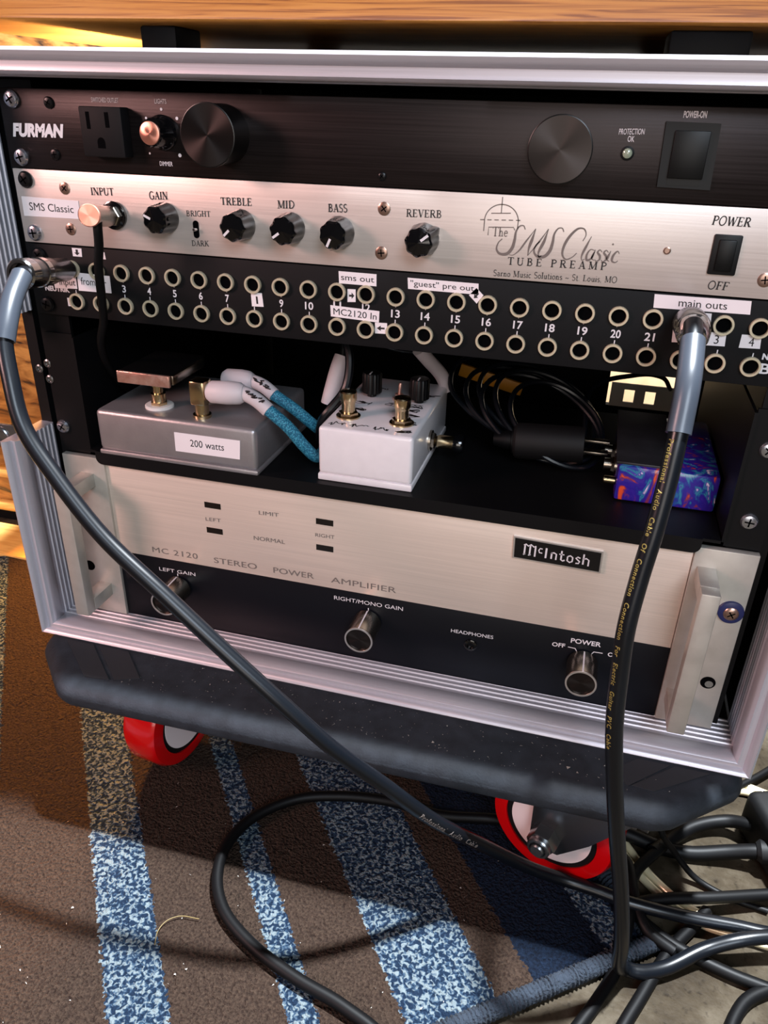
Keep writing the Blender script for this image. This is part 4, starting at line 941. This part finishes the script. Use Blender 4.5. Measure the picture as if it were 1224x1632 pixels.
def caster(cx, cy, ang, flip=1):
    """wheel centre, direction of the wheel's plane"""
    zc = -470.4; Rw = 47.6
    c = Vector((cx, cy, zc)); ax = Vector((math.sin(ang), -math.cos(ang), 0)); dr = Vector((math.cos(ang), math.sin(ang), 0)) * flip
    # fork: two cheeks and a top plate
    fk = MB(); M4 = Matrix.Translation(c) @ Matrix((( dr.x, ax.x, 0, 0), (dr.y, ax.y, 0, 0), (0, 0, 1, 0), (0, 0, 0, 1)))
    for s_ in (-1, 1):
        poly = [(-12, -3), (-7, -10), (2, -14), (10.5, -13), (31, 10.5), (46, 33), (58, 50), (-13, 50), (-12.3, 20)]
        vs0 = [M4 @ Vector((a, s_ * 21.5, b)) for a, b in poly]; vs1 = [M4 @ Vector((a, s_ * 24.5, b)) for a, b in poly]; k = len(poly)
        fk.add(vs0 + vs1, [list(range(k)), list(range(k, 2 * k))[::-1]] + [[i, (i + 1) % k, k + (i + 1) % k, k + i] for i in range(k)])
    fk.box(-20, 66, -25, 25, 48.5, 53, .5, M4=M4); fk.box(-14, 44, -24, 24, 53, 58, .5, M4=M4); fk.box(-40, 60, -36, 36, 58, 61.6, .5, M4=M4)
    f = fk.build('caster', 'fork', dl)
    MB().lathe(c - ax * 16.5, ax, [(35.3, 0), (41, 0), (45.5, 1.2), (Rw, 5), (Rw, 28), (45.5, 31.8), (41, 33), (35.3, 33), (35.3, 29), (35.3, 4)], 72, cap0=False, cap1=False).build('wheel_tread', 'red_tread', f)['label'] = 'glossy red tread'
    mb = MB(); mb.lathe(c - ax * 14.5, ax, [(35.6, 0), (35.6, 29.5)], 64, 1); mb.lathe(c - ax * 15.5, ax, [(31.0, -.2), (31.0, 31.2)], 64, 0)
    mb.build('wheel_hub', ['hub_white', 'rubber'], f)['label'] = 'white hub in a dark ring'
    mb = MB(); mb.lathe(c + ax * 24.4, ax, [(11.0, 0), (11.0, 9), (10, 10.5)], 6, 0); mb.lathe(c + ax * 34, ax, [(8.6, 0), (8.6, 4), (7.8, 5.0), (6.2, 5.0), (6.0, 2.5)], 30, 0); mb.lathe(c + ax * 34, ax, [(5.2, 0), (5.2, 6.5), (4.4, 7.4)], 24, 0)
    mb.build('axle_nut', 'steel', f)
caster(152, -16, -.33); caster(-179, 4, math.radians(82), 1)
caster(150, 390, -.2); caster(-172, 390, .4)

# ------------------------------------------------------------------ cabinet standing on the rack case
wc = thing('wooden_board', 'thick orange-brown wooden board on black feet on top of the rack case', 'board', (0, 200, 19))
Mw = Matrix.Translation((0, 22, 36)) @ Matrix.Rotation(math.radians(1.8), 4, 'Z')
MB().box(-330, 285, 0, 400, 0, 42, 1.5, M4=Mw).build('board', 'wood_top', wc)
for x, w in ((-161, 24), (163, 42), (-161, 24.5), (163, 42.5)):
    y = 30 if w in (24, 42) else 350
    MB().box(x - w / 2, x + w / 2, y + 8, y + 44, -17, -.1, 1.5, M4=Mw).build('rubber_foot', 'rubber', wc)

# left background furniture ---------------------------------------------
lw = thing('streaked_crate', 'sunlit streaky wooden crate standing behind the rack case\'s left side', 'crate', (-760, 560, FLOOR))
mb = MB(); mb.box(-1050, -505, 318, 800, FLOOR + 22, 330, 4); mb.build('body', 'wood_left', lw)
for k in range(3): MB().box(-1055, -500, 312 - k * 3, 320, FLOOR + 24 + k * 52, FLOOR + 38 + k * 52, 2).build('batten', 'board', lw)
MB().box(-1040, -520, 330, 780, FLOOR, FLOOR + 22).build('plinth', 'rack_black', lw, smooth=0)
MB().box(-1050, -470, 236, 306, FLOOR, FLOOR + 9, 1.5).build('floor_board', 'board', origin=(-760, 270, FLOOR))
tag(bpy.data.objects['floor_board'], 'pale board lying on the floor along the rug\'s far edge', 'board')

# ------------------------------------------------------------------ cables
def wrap_text(path, r, words, start, size, face, up, parent, ink='yellow_ink', weight=0.02, step=1.0, gap=2.2):
    """print words along a round cable. face: side the print is on; up: which way the letters' tops point"""
    import bisect
    P = catmull(path, step); acc = [0.0]
    for i in range(1, len(P)): acc.append(acc[-1] + (P[i] - P[i - 1]).length)
    face = Vector(face); up = Vector(up)
    for word in words.split():
        vs, fs = glyphs(word, weight, 0, 1.15); out = []
        for px, py in vs:
            s_ = start + px * size; i = min(max(bisect.bisect(acc, s_) - 1, 0), len(P) - 2)
            f = (s_ - acc[i]) / max(acc[i + 1] - acc[i], 1e-6); p = P[i].lerp(P[i + 1], f); d = (P[i + 1] - P[i]).normalized()
            nf = (face - d * face.dot(d)).normalized(); w = d.cross(nf)
            if w.dot(up) < 0: w = -w
            a = (py - CAP / 2) * size / r
            out.append(p + (nf * math.cos(a) + w * math.sin(a)) * (r + .12))
        MB().add(out, fs).build('lettering', ink, parent, smooth=0)
        start += max(v[0] for v in vs) * size + gap * size * .45

# left cable
lc = thing('patch_cable', 'black cable with dark metal plug drooping from the left end of the patchbay', 'cable', (-203, 0, -103), 'patch cables plugged into the patchbay')
LP = [(-201, -46, -98.5), (-196, -64, -95.5), (-192, -80, -105), (-189, -92, -117), (-188, -97, -124), (-182, -105, -141), (-172, -114, -166), (-152, -120, -191), (-123, -126, -221), (-87, -130, -249), (-50, -132, -280), (-17, -132, -309), (12, -128, -339), (40, -115, -373), (69, -96, -415), (101, -72, -456), (137, -52, -492), (162, -45, -504), (185, -45.5, -506), (207, -48, -507), (229, -47, -509), (253, -44, -512), (283, -41, -513), (306, -40, -513), (338, -34, -513), (440, -14, -519), (580, 0, -520)]
cb = MB().tube(LP, 4.7, 18, step=3).build('jacket', 'cable', lc)
MB().tube(LP[1:5], 5.8, 18, step=2).build('sleeve', 'sleeve', lc)['label'] = 'shiny grey-blue sleeve near the plug'
P0 = Vector((PX(1), -4, -103)); P1 = Vector((-199, -66, -95)); dd = (P1 - P0); Ln = dd.length
pg = MB().lathe(P0, dd, [(5.0, 0), (5.0, 3), (6.6, 4), (7.2, 6), (7.4, 22), (8.0, 24), (8.2, 34)], 36).build('plug', 'plug_grey', lc)
MB().lathe(P0 + dd.normalized() * 34, dd, [(8.8, 0), (8.8, 5), (8.2, 5.6)], 36).build('bright_ring', 'chrome', pg)
MB().lathe(P0 + dd.normalized() * 39, dd, [(8.2, 0), (8.2, 10), (7.6, 10.5)], 36).build('plug_tail', 'plug_grey', pg)
MB().lathe(P0 + dd.normalized() * 49, dd, [(8.9, 0), (8.9, 8), (8.0, 9.2), (6.4, 9.2), (6.4, 4)], 36, cap1=False).build('bright_ring', 'chrome', pg)
wrap_text(LP, 4.7, 'Professional Audio Cable', 452, 5.0, (0, -.75, .5), (0, 0, 1), cb, ink='grey_ink')

# right cable
rc_ = thing('patch_cable', 'black cable with yellow print hanging from the main outs label', 'cable', (PX(22), 0, -103), 'patch cables plugged into the patchbay')
RP = [(171.5, -34, -97), (171.5, -46, -102), (171, -66, -117), (170, -78, -139), (169, -85, -159), (167, -92, -183), (164, -98, -209), (162, -104, -236), (163, -108, -263), (165, -112, -291), (171, -114, -329), (179, -114, -371), (189, -112, -419), (197, -110, -466), (201, -103, -500), (207, -95, -513), (217, -93, -515.5), (234, -84, -517), (260, -66, -512), (281, -58, -505), (304, -50, -503), (333, -44, -504), (440, -46, -518), (580, -50, -520)]
cb = MB().tube(RP, 4.8, 18, step=3).build('jacket', 'cable', rc_)
MB().tube(RP[1:4], 6.0, 18, step=2).build('sleeve', 'sleeve', rc_)['label'] = 'shiny grey-blue sleeve near the plug'
P0 = Vector((PX(22), -3, -102.6)); dd = Vector((0.3, -30, 2.6)); Ln = dd.length
pg = MB().lathe(P0, dd, [(5.0, 0), (5.0, 3), (8.4, 4), (8.8, 7), (8.8, 22), (8.2, 24.5)], 36).build('plug', 'plug_grey', rc_)
MB().lathe(P0 + dd.normalized() * 24, Vector((0, -.95, -.35)), [(8.3, 0), (8.6, 4), (7.6, 9), (6.4, 10.5)], 36).build('bright_ring', 'chrome', pg)
wrap_text(RP, 4.8, 'Hosa   Professional   Audio   Cable   Of   Connection   Connection   For   Electric   Guitar   PVC   Cable', 54, 3.7, (-.75, -1, .1), (1, -.3, 0), cb)

# input lead of the preamp
ic = thing('instrument_lead', 'thin black lead with metal-capped plug in the preamp input', 'cable', (-172, 0, -68))
MB().tube([(-160.5, -36, -66), (-160.8, -36.5, -71), (-162.5, -35, -80), (-167, -32, -94), (-172, -26, -113), (-180, -16, -131), (-194, -2, -150), (-203, 14, -170), (-209.3, 40, -195), (-209.3, 92, -226), (-209, 130, -226)], 2.7, 14, step=3).build('jacket', 'cable_matt', ic)
mb = MB(); a_ = Vector((-171.8, -9.6, -68.2)); b_ = Vector((-161.5, -42, -63.5)); d_ = b_ - a_
pgo = MB().lathe(a_, d_, [(4.4, 0), (6.0, 1), (6.2, d_.length - 1)], 32).build('plug', 'nickel', ic)
MB().lathe(b_ - d_.normalized() * 1.2, d_, [(6.3, 0), (6.3, 1.2), (5.8, 1.6), (.05, 1.6)], 32, cap1=False).build('plug_cap', 'spun_pink_lit', pgo)['label'] = 'metal plug cap coloured as lit pink'

FL = lambda pts, dz=0: [(x, y, z + dz) for x, y, z in pts]
def floor_cable(label, pts, r, m='cable_matt', name='floor_cable'):
    return tag(MB().tube(pts, r, 14, step=4).build(name, m, origin=(pts[0][0], pts[0][1], FLOOR)), label, 'cable', 'loose black cables on the floor')
floor_cable('thick black cable looping forward over the rug stripes', [(240, -70, -517), (222, -62, -513), (213, -40, -510), (207, -8, -512), (184, 6, -513), (150, 9, -513), (105, 3, -513), (61, -6, -513), (18, -4, -513), (-23, -11, -513), (-57, -25, -513), (-83, -53, -513), (-91, -83, -513), (-85, -110, -513), (-69, -132, -513), (-40, -150, -513), (-3, -163, -513), (34, -172, -513), (66, -186, -514), (84, -222, -518), (74, -300, -520.6), (20, -390, -520.6)], 4.3)
floor_cable('black cable running straight to the right across the concrete, uppermost strand', [(200, -52, -510), (235, -35, -510), (267, -24, -511), (310, -7, -513), (345, 5, -513), (450, 36, -519), (580, 60, -520.6)], 4.3)
floor_cable('black cable slanting under the bent cable toward the picture\'s right edge', [(196, -40, -513), (216, -53, -514), (235, -62, -518), (256, -68, -520.6), (280, -74, -520.6), (301, -77, -520.6), (329, -83, -520.6), (440, -110, -520.6), (580, -140, -520.6)], 4.3)
floor_cable('black cable lying diagonally on concrete below the crossing cables', [(266, -28, -520.5), (256, -43, -520.5), (242, -62, -520.7), (231, -81, -520.7), (218, -107, -520.7), (206, -131, -520.7), (197, -153, -520.7), (192, -230, -520.7), (220, -370, -520.7)], 4.3)
floor_cable('black cable leaving over the rug corner beside the binding', [(234, 14, -514), (214, -17, -513), (211, -44, -512), (207, -70, -511), (201, -95, -519), (190, -118, -520.7), (180, -136, -520.7), (168, -158, -520.7), (150, -230, -520.7), (160, -370, -520.7)], 4.3)
floor_cable('black cable curving away at the bottom right of the concrete', [(333, -61, -520.7), (300, -78, -520.7), (286, -89, -520.7), (279, -99, -520.7), (273, -112, -520.7), (269, -132, -520.7), (264, -220, -520.7), (285, -350, -520.7)], 4.3)
floor_cable('thin black cord dropping from under the dolly corner to the concrete', [(216, 16, -450), (225, -6, -472), (241, 0, -500), (260, -3, -519), (283, -10, -522.5), (310, -14, -522.5)], 2.4)
floor_cable('thin black cord curving past the rack case\'s lower corner', [(262, 96, -522), (293, 95, -518), (307, 107, -518), (330, 130, -518), (367, 172, -519), (480, 270, -521.8)], 3.0)
br = thing('power_brick', 'black power brick with looped cord at the right edge on the concrete', 'power supply', (325, 40, FLOOR))
Mb = Matrix.Translation((330, 40, -503)) @ Matrix.Rotation(.35, 4, 'Z')
MB().box(-24, 40, -34, 34, -21.5, 22, 7, seg=3, M4=Mb).build('body', 'rubber', br)
MB().tube([(318, 52, -503), (306, 50, -505), (288, 55, -512), (263, 46, -516), (243, 28, -518), (228, 8, -514)], 5.2, 16, step=3).build('cord', 'cable_matt', br)
MB().tube([(312, 26, -506), (303, 26, -508), (285, 25, -514), (257, 20, -519.6), (234, 19, -519.6), (212, 19, -514), (190, 22, -513)], 5.6, 16, step=3).build('cord', 'cable_matt', br)
mb = MB(); mb.lathe((312, 26, -506), (-1, 0, -.2), [(9, 0), (9, 5), (6.5, 8)], 24); mb.build('strain_relief', 'rubber', br)
def clear_cable(label, pts):
    t = thing('speaker_wire', label, 'cable', (pts[0][0], pts[0][1], FLOOR))
    for d in (-1, 1):
        P = [Vector(p) for p in pts]; Q = []
        for i, p in enumerate(P):
            e = (P[min(i + 1, len(P) - 1)] - P[max(i - 1, 0)]).normalized(); Q.append(p + Vector((-e.y, e.x, 0)) * d * 3.6)
        MB().tube(Q, 3.2, 14, step=3).build('conductor', 'clear', t)
clear_cable('flat clear-jacketed speaker wire with golden strands crossing the concrete', [(196, 40, -521.6), (203, 19, -521.6), (212, 5, -521.6), (226, -12, -521.6), (244, -27, -521.6), (263, -36, -521.6), (284, -38, -521.6), (306, -40, -521.6), (337, -41, -521.6)])
clear_cable('golden speaker wire beyond the dolly corner near the picture\'s right edge', [(262, 112, -521.6), (289, 103, -521.6), (310, 105, -521.6), (327, 101, -521.6), (362, 98, -521.6), (480, 130, -521.6)])
tag(MB().tube([(-104, -167, -516.6), (-107, -157, -516.2), (-105, -149, -516.2), (-98, -143, -516.4), (-84, -141, -516.6)], .32, 6, step=2).build('straw_strand', 'hair', origin=(-104, -167, -518)), 'single yellow strand curled on the brown rug', 'strand')

# dust and lint ---------------------------------------------------------
rd = random.Random(5); mb = MB()
def crumb(mb, x, y, z, s_):
    o = Vector((x, y, z)); P = [o + Vector((rd.uniform(-1, 1), rd.uniform(-1, 1), rd.uniform(.1, .7))) * s_ for _ in range(4)]; mb.add(P, [[0, 1, 2], [0, 2, 3], [0, 3, 1], [1, 3, 2]])
for _ in range(210):
    x = rd.uniform(-180, 215); y = rd.uniform(-62, -32); crumb(mb, x, y, zt + .1, rd.choice((.35, .4, .5, .6, .9)))
for _ in range(70): crumb(mb, rd.uniform(-180, 190), rd.uniform(-66, -61), zt - .1, rd.choice((.4, .5, .7)))
for x, y, s_ in ((150, -55, 1.9), (118, -44, 1.5), (-10, -62, 1.2), (60, -58, 1.3), (205, -48, 1.2)): crumb(mb, x, y, zt + .2, s_)
tag(mb.build('dust', 'dust', origin=(0, -50, zt), smooth=0), 'pale crumbs and dust scattered over the dolly\'s front ledge', 'dust', kind='stuff')
mb = MB()
for _ in range(120): crumb(mb, rd.uniform(-280, 120), rd.uniform(-240, -20), -518.4, rd.choice((.4, .5, .7, 1.1)))
tag(mb.build('lint', 'dust', origin=(0, -100, -518), smooth=0), 'pale lint flecks scattered over the rug', 'lint', kind='stuff')
